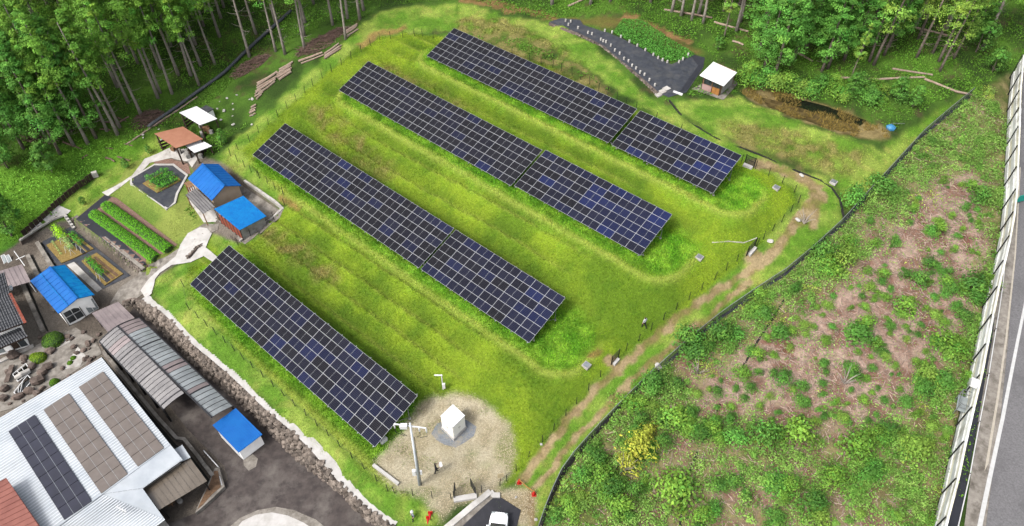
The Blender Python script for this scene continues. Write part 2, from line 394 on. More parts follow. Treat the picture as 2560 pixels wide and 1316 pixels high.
CG[:] = two((58, 86, 26), (96, 138, 42), n1); blend(np.clip((n2 - .55) * 5, 0, 1) * (n3 > .45), lin(98, 84, 58), .7)      # woodland floor
blend(zone(THICK, 3), two((78, 128, 30), (118, 172, 48), n1))
m_enc = zone(ENCL, 2)
bench = np.zeros((NY, NX))
for z, u0, u1, v0, v1 in BENCH:
    r_ = 3.0; du = np.maximum(np.maximum(u0 + r_ - GU, GU - u1 + r_), 0); dv = np.maximum(np.maximum(v0 + r_ - GV, GV - v1 + r_), 0)
    bench = np.maximum(bench, np.clip((r_ + .7 + (n2 - .5) * 2.6 + (n1 - .5) * 2.5 - np.hypot(du, dv)) / 1.8, 0, 1))
edge = np.zeros((NY, NX))
for z, u0, u1, v0, v1 in BENCH:
    r_ = 3.5; du = np.maximum(np.maximum(u0 + r_ - GU, GU - u1 + r_), 0); dv = np.maximum(np.maximum(v0 + r_ - GV, GV - v1 + r_), 0)
    edge = np.maximum(edge, np.exp(-((np.hypot(du, dv) - r_ + .1 + (n2 - .5) * .5) / .42) ** 2) * np.clip((v0 + 4 - GV) / 2 + np.clip((GU - u1 + 4) / 2, 0, 2), 0, 1))
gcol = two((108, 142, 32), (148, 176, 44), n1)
sf_ = np.clip(slope * 1.1, 0, 1); gcol = gcol * (1 + sf_ * (.46 * STEP - .30))[..., None]  # tone ramp on each step puts the bank shading into the grass colour
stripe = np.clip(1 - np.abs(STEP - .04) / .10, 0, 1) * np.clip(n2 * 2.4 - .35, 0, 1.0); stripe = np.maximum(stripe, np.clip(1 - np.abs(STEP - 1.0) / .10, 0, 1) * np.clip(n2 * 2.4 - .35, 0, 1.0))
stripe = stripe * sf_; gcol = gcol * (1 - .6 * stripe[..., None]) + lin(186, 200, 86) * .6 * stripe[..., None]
gcol = np.where((fbm(GX, GY, 1.1, 63) > .62)[..., None], gcol * np.array([.84, .9, .86]), gcol)
for z, u0, u1, v0, v1 in BENCH[:3]:                                 # crease shade at the foot of each bank, put into the grass colour
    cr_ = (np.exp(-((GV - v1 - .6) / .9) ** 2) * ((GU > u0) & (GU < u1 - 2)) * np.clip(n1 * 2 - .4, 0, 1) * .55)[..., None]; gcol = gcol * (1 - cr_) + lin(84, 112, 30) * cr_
gcol = gcol * (1 - bench[..., None]) + two((104, 164, 38), (142, 190, 56), n2) * bench[..., None]
em_ = np.clip(edge * .85 * (.45 + n2), 0, 1)[..., None]; gcol = gcol * (1 - em_) + lin(176, 192, 84) * em_
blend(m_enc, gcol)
lawncol = two((112, 158, 46), (166, 190, 82), fbm(GX, GY, 2.5, 77)) * (1 + .55 * (fbm(GX, GY, .8, 78) - .5)[..., None]); lawncol = np.where((fbm(GX, GY, 1.7, 79) > .66)[..., None], lawncol * np.array([1.18, 1.0, 1.25]), lawncol)
TRACK = [(1290,1205),(1420,1045),(1540,905),(1650,830),(1860,650),(1990,520),(1985,470),(1890,415),(1900,400),(2060,440),(2110,545),(1960,688),(1800,795),(1640,932),(1500,1068),(1400,1188),(1345,1320),(1285,1320)]
m_lawn = zone(TRACK, 3)
for L in (LAWN1, LAWN2, LAWN3, LAWN4, LAWN5, LAWN6): m_lawn = np.maximum(m_lawn, zone(L, 3))
blend(m_lawn, lawncol)
m_dry = np.zeros((NY, NX))
for k_, L in enumerate(DRY): m_dry = np.maximum(m_dry, zone(L, 10) * (1.9 if k_ in (0, 2) else 1.2))
m_dry = np.clip(m_dry * (.25 + 2.2 * (n2 - .3)), 0, 1.5); blend(m_dry, two((112, 112, 52), (162, 150, 92), n2), .55)
padc = two((186, 172, 140), (224, 212, 184), n2); m_pad = zone(PAD, 3); blend(m_pad, padc, .96)
blend(np.clip((n1 - .58) * 8, 0, 1) * m_pad, lin(120, 140, 50), .6)
blend(zone([(1245,1245),(1300,1215),(1345,1240),(1330,1316),(1290,1316)], 4), lin(170, 146, 104), .5)
m_dirt = np.zeros((NY, NX))
RUTS = [([(1300,1205),(1400,1080),(1480,988),(1560,912),(1650,832),(1750,752),(1850,692),(1905,657)], 11), ([(1335,1222),(1440,1095),(1530,1005),(1610,925),(1700,852),(1800,768),(1870,705)], 10), ([(1905,657),(1960,600),(2010,535),(2042,485),(2010,445),(1930,418),(1885,408)], 14), ([(2000,560),(2060,490)], 12), ([(2000,440),(2050,470),(2030,560)], 12), ([(1330,1225),(1325,1316)], 9), ([(1880,645),(1900,655)], 20), ([(1530,900),(1545,930)], 16)]
for pts, wd in RUTS: m_dirt = np.maximum(m_dirt, np.clip((wd - dist_line(PJX, PJY, pts)) / 7 + .3, 0, 1))
m_dirt = np.clip(m_dirt * (.35 + 1.6 * (n2 - .1)), 0, 1)
blend(m_dirt, two((150, 122, 84), (196, 172, 132), n2), .95)
for pts in ([(900,110),(960,80),(1010,70)], [(1160,0),(1300,25),(1390,45)], [(1560,40),(1640,70),(1720,105)], [(700,490),(740,515)], [(1480,890),(1500,880)]):
    blend(np.clip((12 - dist_line(PJX, PJY, pts)) / 8, 0, 1), two((150, 112, 74), (186, 140, 96), n2), .7)
m_lot = zone(LOT, 3)
dF = dist_line(PX, PY, [(1360,1330),(1415,1180),(1500,1080),(1640,940),(1800,803),(1960,695),(2100,575),(2200,465),(2300,355),(2440,235)])
dB = dist_line(PX, PY, [(2328,1330),(2438,868),(2500,600),(2526,190)])
grn = .12 + .9 * np.clip(1.25 - dF / 110, 0, 1) + .8 * np.clip(1.2 - dB / 70, 0, 1) + .8 * np.clip((460 - PY) / 90, 0, 1) + .62 * np.clip((PY - 960) / 130, 0, 1) + .5 * np.clip((PX - 2240) / 120, 0, 1) * np.clip((PY - 800) / 120, 0, 1)
grn = np.clip(grn + (fbm(GX, GY, 4.5, 90) - .5) * 1.5 * np.clip(grn + .15, 0, 1), 0, 1); m_bare = (1 - grn) * m_lot
chips = two((158, 122, 104), (212, 182, 164), n2); chips = chips * (1 + .5 * (fbm(GX, GY, .5, 95) - .5)[..., None])
blend(np.clip((fbm(GX, GY, 3, 99) - .6) * 8, 0, 1) * m_lot, lin(122, 66, 46), .6)
lotc = chips + (two((104, 122, 54), (158, 150, 98), n2) - chips) * np.clip((grn - .35 + (n2 - .5) * 1.2) * 2.2, 0, .9)[..., None]
blend(m_lot, lotc)
blend(np.clip((fbm(GX, GY, 2.2, 97) - .66) * 9, 0, 1) * m_bare, lin(128, 72, 52), .7)
m_yard = zone(YARD, 1)
blend(blur(inpoly(PX, PY, YARD).astype(float), 1), two((112, 102, 92), (152, 142, 130), n1))
blend(blur(inpoly(PX, PY, [(180,540),(300,440),(340,400),(480,420),(520,580),(370,690)]).astype(float), 1), two((120, 150, 60), (158, 172, 82), n1), .9)
for pl in ([(60,590),(150,518),(240,450),(330,395),(300,450),(185,545)],): blend(zone(pl, 1), lawncol)
POND = [(1850,228),(1880,215),(1960,232),(2060,262),(2160,300),(2215,325),(2225,345),(2190,352),(2100,335),(2000,300),(1900,262)]
blend(zone(POND, 3), two((112, 90, 50), (176, 156, 106), n2, .3, .7), .95)
blend(zone([(1370,50),(1560,40),(1760,140),(1700,130),(1560,70),(1400,62)], 4), lin(168, 120, 78), .35)
attr_mat('ground', 0.95, 0.85, 4.0, 1.0, 4.0, bd=.12)
idx = np.arange(NX * NY).reshape(NY, NX)
F = np.stack([idx[:-1, :-1], idx[:-1, 1:], idx[1:, 1:], idx[1:, :-1]], -1).reshape(-1, 4)
V = np.stack([GX, GY, ZG], -1).reshape(-1, 3)
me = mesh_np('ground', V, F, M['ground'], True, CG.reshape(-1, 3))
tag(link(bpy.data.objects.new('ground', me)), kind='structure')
# the land farther out, beyond the picture
rim = [(X0, Y0), (X1, Y0), (X1, Y1), (X0, Y1)]
V = []; Fq = []
def rimpts(n):
    a = []
    for (xa, ya), (xb, yb) in zip(rim, rim[1:] + rim[:1]):
        for i in range(n): a.append((xa + (xb - xa) * i / n, ya + (yb - ya) * i / n))
    return a
rp = rimpts(60); n = len(rp)
for k, e in enumerate((0.0, 60.0, 400.0)):
    for x, y in rp:
        cx, cy = 0, 76; dx, dy = x - cx, y - cy; l = math.hypot(dx, dy)
        V.append((x + dx / l * e, y + dy / l * e, H(x, y) + (0 if k == 0 else (8 if y > 100 else -2) * k)))
for k in range(2):
    for i in range(n): Fq.append((k * n + i, (k + 1) * n + i, (k + 1) * n + (i + 1) % n, k * n + (i + 1) % n))
col_ = np.tile(lin(78, 104, 36), (len(V), 1))
tag(link(bpy.data.objects.new('far_ground', mesh_np('far_ground', V, Fq, M['ground'], True, col_))), kind='structure')

# ------------------------------------------------------------------ paved and covered areas
pm('asphalt_old', S(70, 62, 60), S(98, 88, 84), 1.2, .9, .3, dirt=S(128, 120, 114), dscale=.35)
pm('asphalt_new', S(46, 47, 54), S(60, 60, 68), 2.0, .85, .3)
pm('asphalt_road', S(122, 120, 122), S(146, 144, 146), 6.0, .9, .4, dirt=S(112, 110, 112), dscale=.22)
pm('concrete', S(150, 142, 132), S(188, 180, 170), 1.5, .9, .3, dirt=S(112, 104, 94), dscale=.8)
pm('concrete_pale', S(214, 208, 200), S(242, 238, 232), 1.2, .85, .2, dirt=S(176, 168, 158), dscale=.5)
pm('concrete_white', S(218, 214, 208), S(238, 234, 230), 1.2, .8, .15, dirt=S(204, 200, 192), dscale=.8)
pm('weed_sheet', S(58, 62, 72), S(78, 82, 92), 2.0, .6, .4, dirt=S(98, 98, 100), dscale=.7)
pm('weed_sheet_dark', S(46, 48, 58), S(58, 60, 70), 2.0, .6, .4)
pm('line_white', S(228, 228, 226), S(245, 245, 244), 3.0, .7, .1)
pm('line_worn', S(206, 196, 178), S(226, 216, 200), 3.0, .8, .1)
pm('soil', S(112, 84, 60), S(150, 118, 90), 3.0, .95, .6)
pm('bark_chips', S(132, 100, 86), S(178, 144, 128), 7.0, .95, .8)
pm('straw', S(146, 118, 56), S(184, 158, 92), 5.0, .95, .7)
ST = dict(kind='structure')
sheet('asphalt_yard', [(335,770),(395,820),(428,849),(470,893),(501,925),(556,971),(610,1014),(664,1068),(692,1099),(719,1128),(780,1175),(840,1219),(871,1251),(903,1283),(975,1345),(860,1420),(430,1420),(420,1310),(500,1280),(570,1200),(560,1165),(470,1075),(400,985),(330,880),(290,820)], M['asphalt_old'], .03, **ST)
sheet('driveway', [(275,760),(300,720),(345,690),(420,640),(462,612),(482,578),(510,560),(548,560),(545,575),(500,598),(478,640),(470,652),(420,660),(388,690),(378,720),(345,745),(310,775),(282,780)], M['concrete'], .06, **ST)
sheet('white_path', [(352,728),(372,700),(400,674),(440,642),(452,612),(470,585),(500,570),(518,572),(530,586),(515,620),(545,645),(540,662),(510,642),(478,657),(430,664),(400,684),(388,700),(380,735),(366,748)], M['concrete_white'], .10, **ST)
sheet('house_yard', [(470,470),(520,440),(600,460),(710,520),(700,545),(612,612),(560,560),(520,545),(470,500)], M['concrete'], .05, **ST)
sheet('pale_yard', [(478,470),(520,440),(545,480),(560,530),(540,556),(510,558),(470,500)], M['concrete_pale'], .09, **ST)
sheet('garden_path', [(255,482),(330,440),(362,398),(420,372),(470,372),(500,390),(480,420),(470,405),(430,396),(375,408),(345,440),(300,470),(270,492)], M['concrete_pale'], .06, **ST)
sheet('white_terrace', [(105,548),(148,515),(178,528),(165,540),(120,560)], M['concrete_white'], .08, **ST)
sheet('white_terrace', [(70,572),(96,552),(112,566),(82,592)], M['concrete_white'], .08, **ST)
sheet('asphalt_drive', [(1155,1318),(1242,1238),(1302,1276),(1292,1318),(1285,1360),(1120,1360)], M['asphalt_new'], .06, **ST)
sheet('kerb_strip', [(1128,1318),(1225,1232),(1242,1238),(1155,1318)], M['concrete'], .05, **ST)
sheet('road', [(2455,1430),(2464,1316),(2500,1050),(2520,850),(2538,600),(2545,400),(2552,180),(2720,180),(2760,600),(2760,1430)], M['asphalt_road'], .08, **ST)
sheet('road_shoulder', [(2400,1430),(2410,1316),(2445,1050),(2480,850),(2508,600),(2522,400),(2532,180),(2552,180),(2545,400),(2538,600),(2520,850),(2500,1050),(2464,1316),(2455,1430)], M['concrete'], .06, **ST)
sheet('edge_line', [(2428,1430),(2442,1316),(2500,1050),(2540,850),(2580,660),(2586,660),(2548,850),(2510,1050),(2455,1316),(2442,1430)], M['line_white'], .088, **ST)
sheet('edge_line', [(2460,1180),(2490,1000),(2512,850),(2535,640),(2548,420),(2551,420),(2539,640),(2517,850),(2496,1000),(2470,1160)], M['line_worn'], .086, **ST)
# ------------------------------------------------------------------ solar tables
def solar_glass():
    t = NT('solar_glass'); uvn = t.add('ShaderNodeTexCoord').outputs['UV']
    sp = t.add('ShaderNodeSeparateXYZ'); t.link(uvn, sp.inputs[0])
    oi = t.add('ShaderNodeObjectInfo')
    fv = t.math('FRACT', t.math('MULTIPLY', sp.outputs['Y'], 6.0)); lv = t.math('GREATER_THAN', t.math('ABSOLUTE', t.math('SUBTRACT', fv, .5)), .44)
    fu = t.math('FRACT', t.math('MULTIPLY', sp.outputs['X'], 12.0)); lu = t.math('GREATER_THAN', t.math('ABSOLUTE', t.math('SUBTRACT', fu, .5)), .44)
    n = t.noise(1.3, 2)
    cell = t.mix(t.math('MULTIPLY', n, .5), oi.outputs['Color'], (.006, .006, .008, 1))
    c = t.mix(t.math('MULTIPLY', lv, .6), cell, (.042, .042, .047, 1)); c = t.mix(t.math('MULTIPLY', lu, .06), c, (.1, .1, .11, 1))
    t.col(c); t.setp(Roughness=.25); t.b.inputs['Specular IOR Level'].default_value = .015
    M['solar_glass'] = t.m
solar_glass()
pm('module_frame', S(220, 222, 228, .3), S(236, 238, 242, .3), 2, .45, 0, .2)
pm('galvanised', S(176, 180, 182, .35), S(206, 210, 212, .35), 2, .45, .05, .7)
MW, MHh = 2.04, 1.05
def module_mesh():
    W, D, t = MW - .015, MHh - .015, .04; fr = .017; hl = .008
    xs = [-W / 2, -W / 2 + fr, -hl, hl, W / 2 - fr, W / 2]; ys = [-D / 2, -D / 2 + fr, D / 2 - fr, D / 2]
    V = []; F = []; mi = []
    for z in (0, ):
        for y in ys:
            for x in xs: V.append((x, y, t))
    for j in range(3):
        for i in range(5):
            F.append((j * 6 + i, j * 6 + i + 1, (j + 1) * 6 + i + 1, (j + 1) * 6 + i)); mi.append(1 if (j == 1 and i in (1, 3)) else 0)
    b = len(V); V += [(xs[0], ys[0], 0), (xs[5], ys[0], 0), (xs[5], ys[3], 0), (xs[0], ys[3], 0)]
    F += [(b, b + 1, 5, 0), (b + 1, b + 2, 23, 5), (b + 2, b + 3, 18, 23), (b + 3, b, 0, 18), (b + 3, b + 2, b + 1, b)]; mi += [0] * 5
    me = bpy.data.meshes.new('solar_module'); me.from_pydata(V, [], F); me.materials.append(M['module_frame']); me.materials.append(M['solar_glass'])
    me.polygons.foreach_set('material_index', mi); uv = me.uv_layers.new(name='UVMap')
    for p in me.polygons:
        vs_ = [V[i] for i in p.vertices]; xa, xb = min(v[0] for v in vs_), max(v[0] for v in vs_); ya, yb = min(v[1] for v in vs_), max(v[1] for v in vs_)
        for li, v in zip(p.loop_indices, vs_): uv.data[li].uv = ((v[0] - xa) / max(xb - xa, 1e-6), (v[1] - ya) / max(yb - ya, 1e-6))
    me.update(); return me
MOD = module_mesh()
TB = R(18.65)
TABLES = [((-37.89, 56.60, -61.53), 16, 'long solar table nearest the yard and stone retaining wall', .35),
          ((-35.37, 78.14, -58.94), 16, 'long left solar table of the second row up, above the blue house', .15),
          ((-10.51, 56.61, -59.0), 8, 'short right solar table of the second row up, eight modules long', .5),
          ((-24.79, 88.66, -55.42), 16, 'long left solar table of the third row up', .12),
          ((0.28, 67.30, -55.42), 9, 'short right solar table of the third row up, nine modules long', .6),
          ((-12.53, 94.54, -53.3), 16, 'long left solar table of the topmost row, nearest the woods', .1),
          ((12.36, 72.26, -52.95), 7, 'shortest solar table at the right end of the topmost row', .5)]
ux = Vector((CU, SU, 0)); vx = Vector((-SU, CU, 0)); vt = vx * math.cos(TB) + Vector((0, 0, 1)) * math.sin(TB); nt = ux.cross(vt)
ROT = Matrix((ux, vt, nt)).transposed().to_4x4()
for (ox, oy, oz), nc, lab, blue in TABLES:
    O = Vector((ox, oy, oz + CAMZ)); base = O + ux * (nc * MW / 2) + vx * 3
    T = empty('solar_table', (base.x, base.y, H(base.x, base.y)), label=lab + ', six modules deep' if len(lab.split()) < 11 else lab, cat='solar panels', group='rows of solar tables on the grass terraces')
    for i in range(nc):
        for j in range(6):
            o = bpy.data.objects.new('solar_module', MOD)
            p = O + ux * ((i + .5) * MW) + vt * ((j + .5) * MHh) + nt * (rnd.uniform(-.004, .004))
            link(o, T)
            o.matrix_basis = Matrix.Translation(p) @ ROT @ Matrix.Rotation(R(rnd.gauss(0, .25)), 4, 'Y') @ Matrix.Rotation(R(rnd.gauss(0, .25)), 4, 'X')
            b = max(0, min(1, rnd.gauss(blue * (.35 + 1.0 * i / nc), .28))); b = b * b  # random cell tint, plus reflection put in as a bluer drift along the row
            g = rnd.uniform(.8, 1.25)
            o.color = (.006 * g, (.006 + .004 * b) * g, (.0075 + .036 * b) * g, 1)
    for vv in (.7, 2.3, 4.0, 5.6):
        MB().bar(O + vt * vv - nt * .05 - ux * .06, O + vt * vv - nt * .05 + ux * (nc * MW + .06), .07, .08).build('purlin', M['galvanised'], T)
    nb = max(4, round(nc * MW / 2.3)); 
    for k in range(nb + 1):
        uu = .25 + (nc * MW - .5) * k / nb
        MB().bar(O + ux * uu + vt * -.12 - nt * .13, O + ux * uu + vt * 6.42 - nt * .13, .07, .09).build('rafter', M['galvanised'], T)
        for vv in (1.0, 4.9):
            p = O + ux * uu + vt * vv - nt * .17; g = H(p.x, p.y)
            L = MB().bar((p.x, p.y, g - .1), p, .07, .07).build('leg', M['galvanised'], T); MB().box((p.x, p.y, g + .05), (.24, .24, .1)).build('foot', M['concrete_pale'], L)
        a = O + ux * uu + vt * 4.9 - nt * .17; g = H(a.x, a.y); q = O + ux * uu + vt * 2.9 - nt * .17
        MB().bar((a.x, a.y, g + .25), q, .05, .05).build('brace', M['galvanised'], T)
# fittings that bridge the gap between neighbouring tables belong to the left one
# ------------------------------------------------------------------ vegetation
attr_mat('grass_blades', .85, .15, 3.0, 0)
attr_mat('leaves', .7, .12, 2.0, 0)
for k in ('grass_blades', 'leaves'):                                # thin leaves let some light through
    m = M[k]; nt_ = m.node_tree; b_ = nt_.nodes['Principled BSDF']; tr = nt_.nodes.new('ShaderNodeBsdfTranslucent'); mx = nt_.nodes.new('ShaderNodeMixShader')
    src = b_.inputs['Base Color'].links[0].from_socket; nt_.links.new(src, tr.inputs['Color']); mx.inputs[0].default_value = .28
    nt_.links.new(b_.outputs[0], mx.inputs[1]); nt_.links.new(tr.outputs[0], mx.inputs[2]); nt_.links.new(mx.outputs[0], nt_.nodes['Material Output'].inputs['Surface'])
pm('bark', S(112, 100, 88), S(160, 146, 132), 3.0, .95, .6, obj_tint=.35)
pm('bark_pale', S(168, 156, 144), S(204, 194, 182), 3.0, .95, .5, obj_tint=.25)
pm('dead_wood', S(118, 92, 80), S(164, 134, 120), 3.0, .95, .5, obj_tint=.3)
pm('cut_wood', S(176, 150, 130), S(206, 184, 166), 3.0, .9, .4, obj_tint=.3)

def blades(name, x, y, h, wd, col, nb=3, lean=.5, mat='grass_blades'):
    n = len(x); z = Hs(x, y)
    a = npr.random((n, nb)) * 2 * math.pi; ox = (npr.random((n, nb)) - .5) * .22; oy = (npr.random((n, nb)) - .5) * .22
    hh = h[:, None] * (.6 + .7 * npr.random((n, nb))); le = lean * hh * npr.random((n, nb)); la = npr.random((n, nb)) * 2 * math.pi
    bx = x[:, None] + ox; by = y[:, None] + oy; bz = np.repeat(z[:, None], nb, 1) - .02
    w2 = (wd[:, None] * (.7 + .6 * npr.random((n, nb)))) / 2
    A = np.stack([bx - np.cos(a) * w2, by - np.sin(a) * w2, bz], -1); B = np.stack([bx + np.cos(a) * w2, by + np.sin(a) * w2, bz], -1)
    C = np.stack([bx + np.cos(la) * le, by + np.sin(la) * le, bz + hh], -1)
    V = np.stack([A, B, C], 2).reshape(-1, 3); F = np.arange(len(V)).reshape(-1, 3)
    c = np.repeat((col * VEG)[:, None, :] * (.75 + .5 * npr.random((n, nb, 1))), 3, 1).reshape(-1, 3)
    return tag(link(bpy.data.objects.new(name, mesh_np(name, V, F, M[mat], False, c))), kind='stuff')
def quads(P, N, size, asp=.6):
    n = len(P); N = N / np.linalg.norm(N, axis=1, keepdims=True); r = npr.normal(size=(n, 3)); T = np.cross(N, r); T /= np.linalg.norm(T, axis=1, keepdims=True) + 1e-9
    B = np.cross(N, T); s = size[:, None]
    q = np.stack([P - T * s * .5, P + B * s * asp * .5 + N * s * .06, P + T * s * .5, P - B * s * asp * .5 + N * s * .06], 1)
    return q.reshape(-1, 3), np.arange(4 * n).reshape(-1, 4)
def leaf_stuff(name, x, y, h, size, col, parent=None, up=.8):
    n = len(x); P = np.stack([x, y, Hs(x, y) + h], -1); N = npr.normal(size=(n, 3)) * .6 + np.array([0, 0, up])
    V, F = quads(P, N, size); c = np.repeat(col * VEG, 4, 0)
    return tag(link(bpy.data.objects.new(name, mesh_np(name, V, F, M['leaves'], False, c))), kind='stuff')
def scatter(n, x0, x1, y0, y1): return npr.uniform(x0, x1, n), npr.uniform(y0, y1, n)
def keep(x, y, p): m = npr.random(len(x)) < p; return x[m], y[m]
# ground that stays bare: paved areas, and where things are built
NOVEG = [[(240,880),(300,800),(250,690),(500,560),(560,560),(530,650),(385,700),(352,750),(433,795),(475,836),(539,893),(645,989),(740,1075),(840,1183),(900,1230),(960,1272),(1030,1330),(-300,1330),(-300,650)], [(465,470),(520,430),(610,450),(715,520),(700,550),(610,615),(520,560)], [(1095,1316),(1240,1228),(1312,1276),(1290,1420),(1090,1420)], [(2305,1420),(2377,1122),(2438,868),(2490,640),(2511,430),(2528,180),(2800,180),(2800,1420)],
         [(1085,1120),(1095,1060),(1130,1040),(1180,1060),(1185,1110),(1130,1130)]]
noveg = np.zeros((NY, NX), bool)
for p in NOVEG: noveg |= inpoly(PX, PY, p)
inview = (PX > -160) & (PX < 2720) & (PY > -60) & (PY < 1420)
veg = inview & ~noveg & (m_dirt < .45) & (m_pad < .35)
PLOT = [(185,548),(262,488),(300,440),(345,398),(440,395),(480,420),(450,530),(420,560),(440,612),(365,680),(150,720),(100,600)]
veg &= ~inpoly(PX, PY, PLOT)
x, y = scatter(640000, -52, 45, 24, 112)
p = samp((m_enc * (1 - m_lawn * .9) * veg), x, y); x, y = keep(x, y, p)
b_ = samp(bench, x, y); d_ = samp(m_dry, x, y); ln_ = fbm(x, y, 3, 121); c = samp(CG, x, y)
rx = npr.random(len(x)); c = c * (.72 + .62 * fbm(x, y, .9, 122))[:, None]; c[:, 0] *= .9 + .25 * rx; c = c * (1 - .25 * b_[:, None] * (fbm(x, y, 1.1, 131) < .45)[:, None])
blades('rough_grass', x, y, .07 + .14 * b_ * npr.random(len(x)) + .16 * np.clip(ln_ - .25, 0, 1) * npr.random(len(x)) + .1 * d_, .07 + .04 * b_, c, 3)
x, y = scatter(420000, -60, 60, 24, 112)
p = samp((m_lawn * veg * (1 - m_enc * .3)), x, y) ; x, y = keep(x, y, p); c = samp(CG, x, y) * (.5 + .75 * npr.random((len(x), 1))) * (.6 + .8 * fbm(x, y, .8, 123))[:, None]; dl = samp(m_dry, x, y)
blades('mown_grass', x, y, .05 + .08 * npr.random(len(x)) + .15 * np.clip(dl, 0, 1), np.full(len(x), .07), c, 2, .9)
# undergrowth of the woods, the thicket on the left and the cleared lot: leafy mounds
wood = inview & ~noveg & (m_enc < .3) & (m_lawn < .3) & (m_lot < .5) & (m_yard < .5) & ~inpoly(PX, PY, PLOT) & ~inpoly(PX, PY, POND)
LOGY = [(560,240),(640,150),(760,90),(860,60),(900,80),(820,150),(700,230),(620,300),(540,330),(470,300)]
MULCH = [(1370,55),(1560,40),(1770,140),(1760,180),(1700,240),(1640,240),(1540,150),(1450,95)]
wd_ = blur((wood & ~inpoly(PX, PY, LOGY) & ~inpoly(PX, PY, MULCH)).astype(float), 10) > .93
thick = zone(THICK, 3)
x, y = scatter(620000, -100, 88, 30, 132); mound = np.clip(fbm(x, y, 2.2, 141) * 2.6 - 1.02, 0, 1); tk = samp(thick, x, y)
p = samp(wd_.astype(float), x, y) * np.clip(np.maximum((mound > .22) * .8, .8 * tk), 0, 1) ; s_ = npr.random(len(x)) < p; x, y, mound, tk = x[s_], y[s_], mound[s_], tk[s_]
hh = mound * (.5 + .9 * tk) * (.3 + .7 * npr.random(len(x))); sh = fbm(x, y, 4, 151); t_ = npr.random((len(x), 1))
c = lin(78, 126, 38) * (1 - t_) + lin(108, 154, 50) * t_; c = c * (.55 + .75 * sh)[:, None] * (1 + .35 * tk)[:, None]
leaf_stuff('undergrowth', x, y, hh, .12 + .2 * npr.random(len(x)), c)
x, y = scatter(520000, -100, 88, 30, 132); p = samp(wd_ * 1.0, x, y) * np.clip(fbm(x, y, 3.0, 145) * 2.4 - .6, 0, 1) * .75; x, y = keep(x, y, p)
c = lin(92, 134, 44) * (.5 + .9 * fbm(x, y, 2.0, 146))[:, None] * npr.uniform(.7, 1.3, (len(x), 1)); blades('woodland_grass', x, y, .1 + .22 * npr.random(len(x)), np.full(len(x), .09), c, 2, .7)
# leafy cover on the cleared lot
lotveg = m_lot * inview
x, y = scatter(640000, 2, 66, 24, 108); mound = np.clip(fbm(x, y, 2.4, 161) * 2.3 - .85, 0, 1); g_ = samp(grn, x, y)
p = samp(lotveg, x, y) * np.clip(mound * (.06 + .94 * g_) + .16 * g_ * g_ + .014, 0, 1); s_ = npr.random(len(x)) < p; x, y, mound, g_ = x[s_], y[s_], mound[s_], g_[s_]
hh = mound * 1.0 * (.25 + .75 * npr.random(len(x))) * (.3 + .7 * g_); t_ = npr.random((len(x), 1)); sh = fbm(x, y, 3, 171)
c = lin(86, 130, 48) * (1 - t_) + lin(142, 176, 88) * t_; c = c * (.62 + .75 * sh)[:, None]; yl = (fbm(x, y, 5, 175) > .66)[:, None]; c = np.where(yl, c * np.array([1.5, 1.15, .9]), c)
leaf_stuff('low_scrub', x, y, hh, .1 + .16 * npr.random(len(x)), c)
# bushes beyond the ones built singly: a tangle of domed clumps
x, y = scatter(9000, 2, 66, 24, 108); g_ = samp(grn, x, y); p = samp(lotveg, x, y) * np.clip(g_ * 1.1 - .28, 0, 1) ** 1.2; x, y = keep(x, y, p * .62); nb_ = len(x); kq = 150
rad = npr.uniform(.35, 1.0, nb_); hgt = rad * npr.uniform(.8, 1.5, nb_); N = npr.normal(size=(nb_, kq, 3)); N[..., 2] = np.abs(N[..., 2]); N /= np.linalg.norm(N, axis=2, keepdims=True)
wob = 1 + .35 * np.sin(np.arctan2(N[..., 1], N[..., 0]) * 3 + npr.random((nb_, 1)) * 6); Pq = N * npr.random((nb_, kq, 1)) ** .35 * np.stack([rad, rad, hgt], -1)[:, None, :] * wob[..., None]; Pq += np.stack([x, y, Hs(x, y)], -1)[:, None, :]
tn = npr.random((nb_, 1, 1)); cb_ = (lin(82, 126, 46) * (1 - tn) + lin(126, 160, 74) * tn) * npr.uniform(.7, 1.3, (nb_, 1, 1)) * npr.uniform(.7, 1.3, (nb_, kq, 1))
vq, fq = quads(Pq.reshape(-1, 3), (N * .8 + np.array([0, 0, .6]) + npr.normal(size=N.shape) * .35).reshape(-1, 3), npr.uniform(.1, .22, nb_ * kq))
tag(link(bpy.data.objects.new('dense_scrub', mesh_np('dense_scrub', vq, fq, M['leaves'], False, np.repeat(cb_.reshape(-1, 3) * VEG, 4, 0)))), kind='stuff')
# litter of twigs and bark strips left on the clearing
x, y = scatter(110000, 2, 66, 24, 90); p = samp(lotveg * (.25 + .75 * m_bare), x, y) * .6; x, y = keep(x, y, p); n = len(x)
a = npr.random(n) * 2 * math.pi; L = .2 + .7 * npr.random(n) ** 2; w2 = .012 + .02 * npr.random(n); z = Hs(x, y) + .03 + .1 * npr.random(n)
dx, dy = np.cos(a) * L / 2, np.sin(a) * L / 2; ex, ey = -np.sin(a) * w2, np.cos(a) * w2; dz = (npr.random(n) - .5) * .12
V = np.stack([np.stack([x - dx - ex, y - dy - ey, z - dz], -1), np.stack([x + dx - ex, y + dy - ey, z + dz], -1), np.stack([x + dx + ex, y + dy + ey, z + dz + .02], -1), np.stack([x - dx + ex, y - dy + ey, z - dz + .02], -1)], 1).reshape(-1, 3)
c = np.repeat(lin(200, 176, 160) * (.5 + .9 * npr.random((n, 1))), 4, 0)
attr_mat('litter', .95, .2, 3, 0)
tag(link(bpy.data.objects.new('twig_litter', mesh_np('twig_litter', V, np.arange(4 * n).reshape(-1, 4), M['litter'], False, c))), kind='stuff')

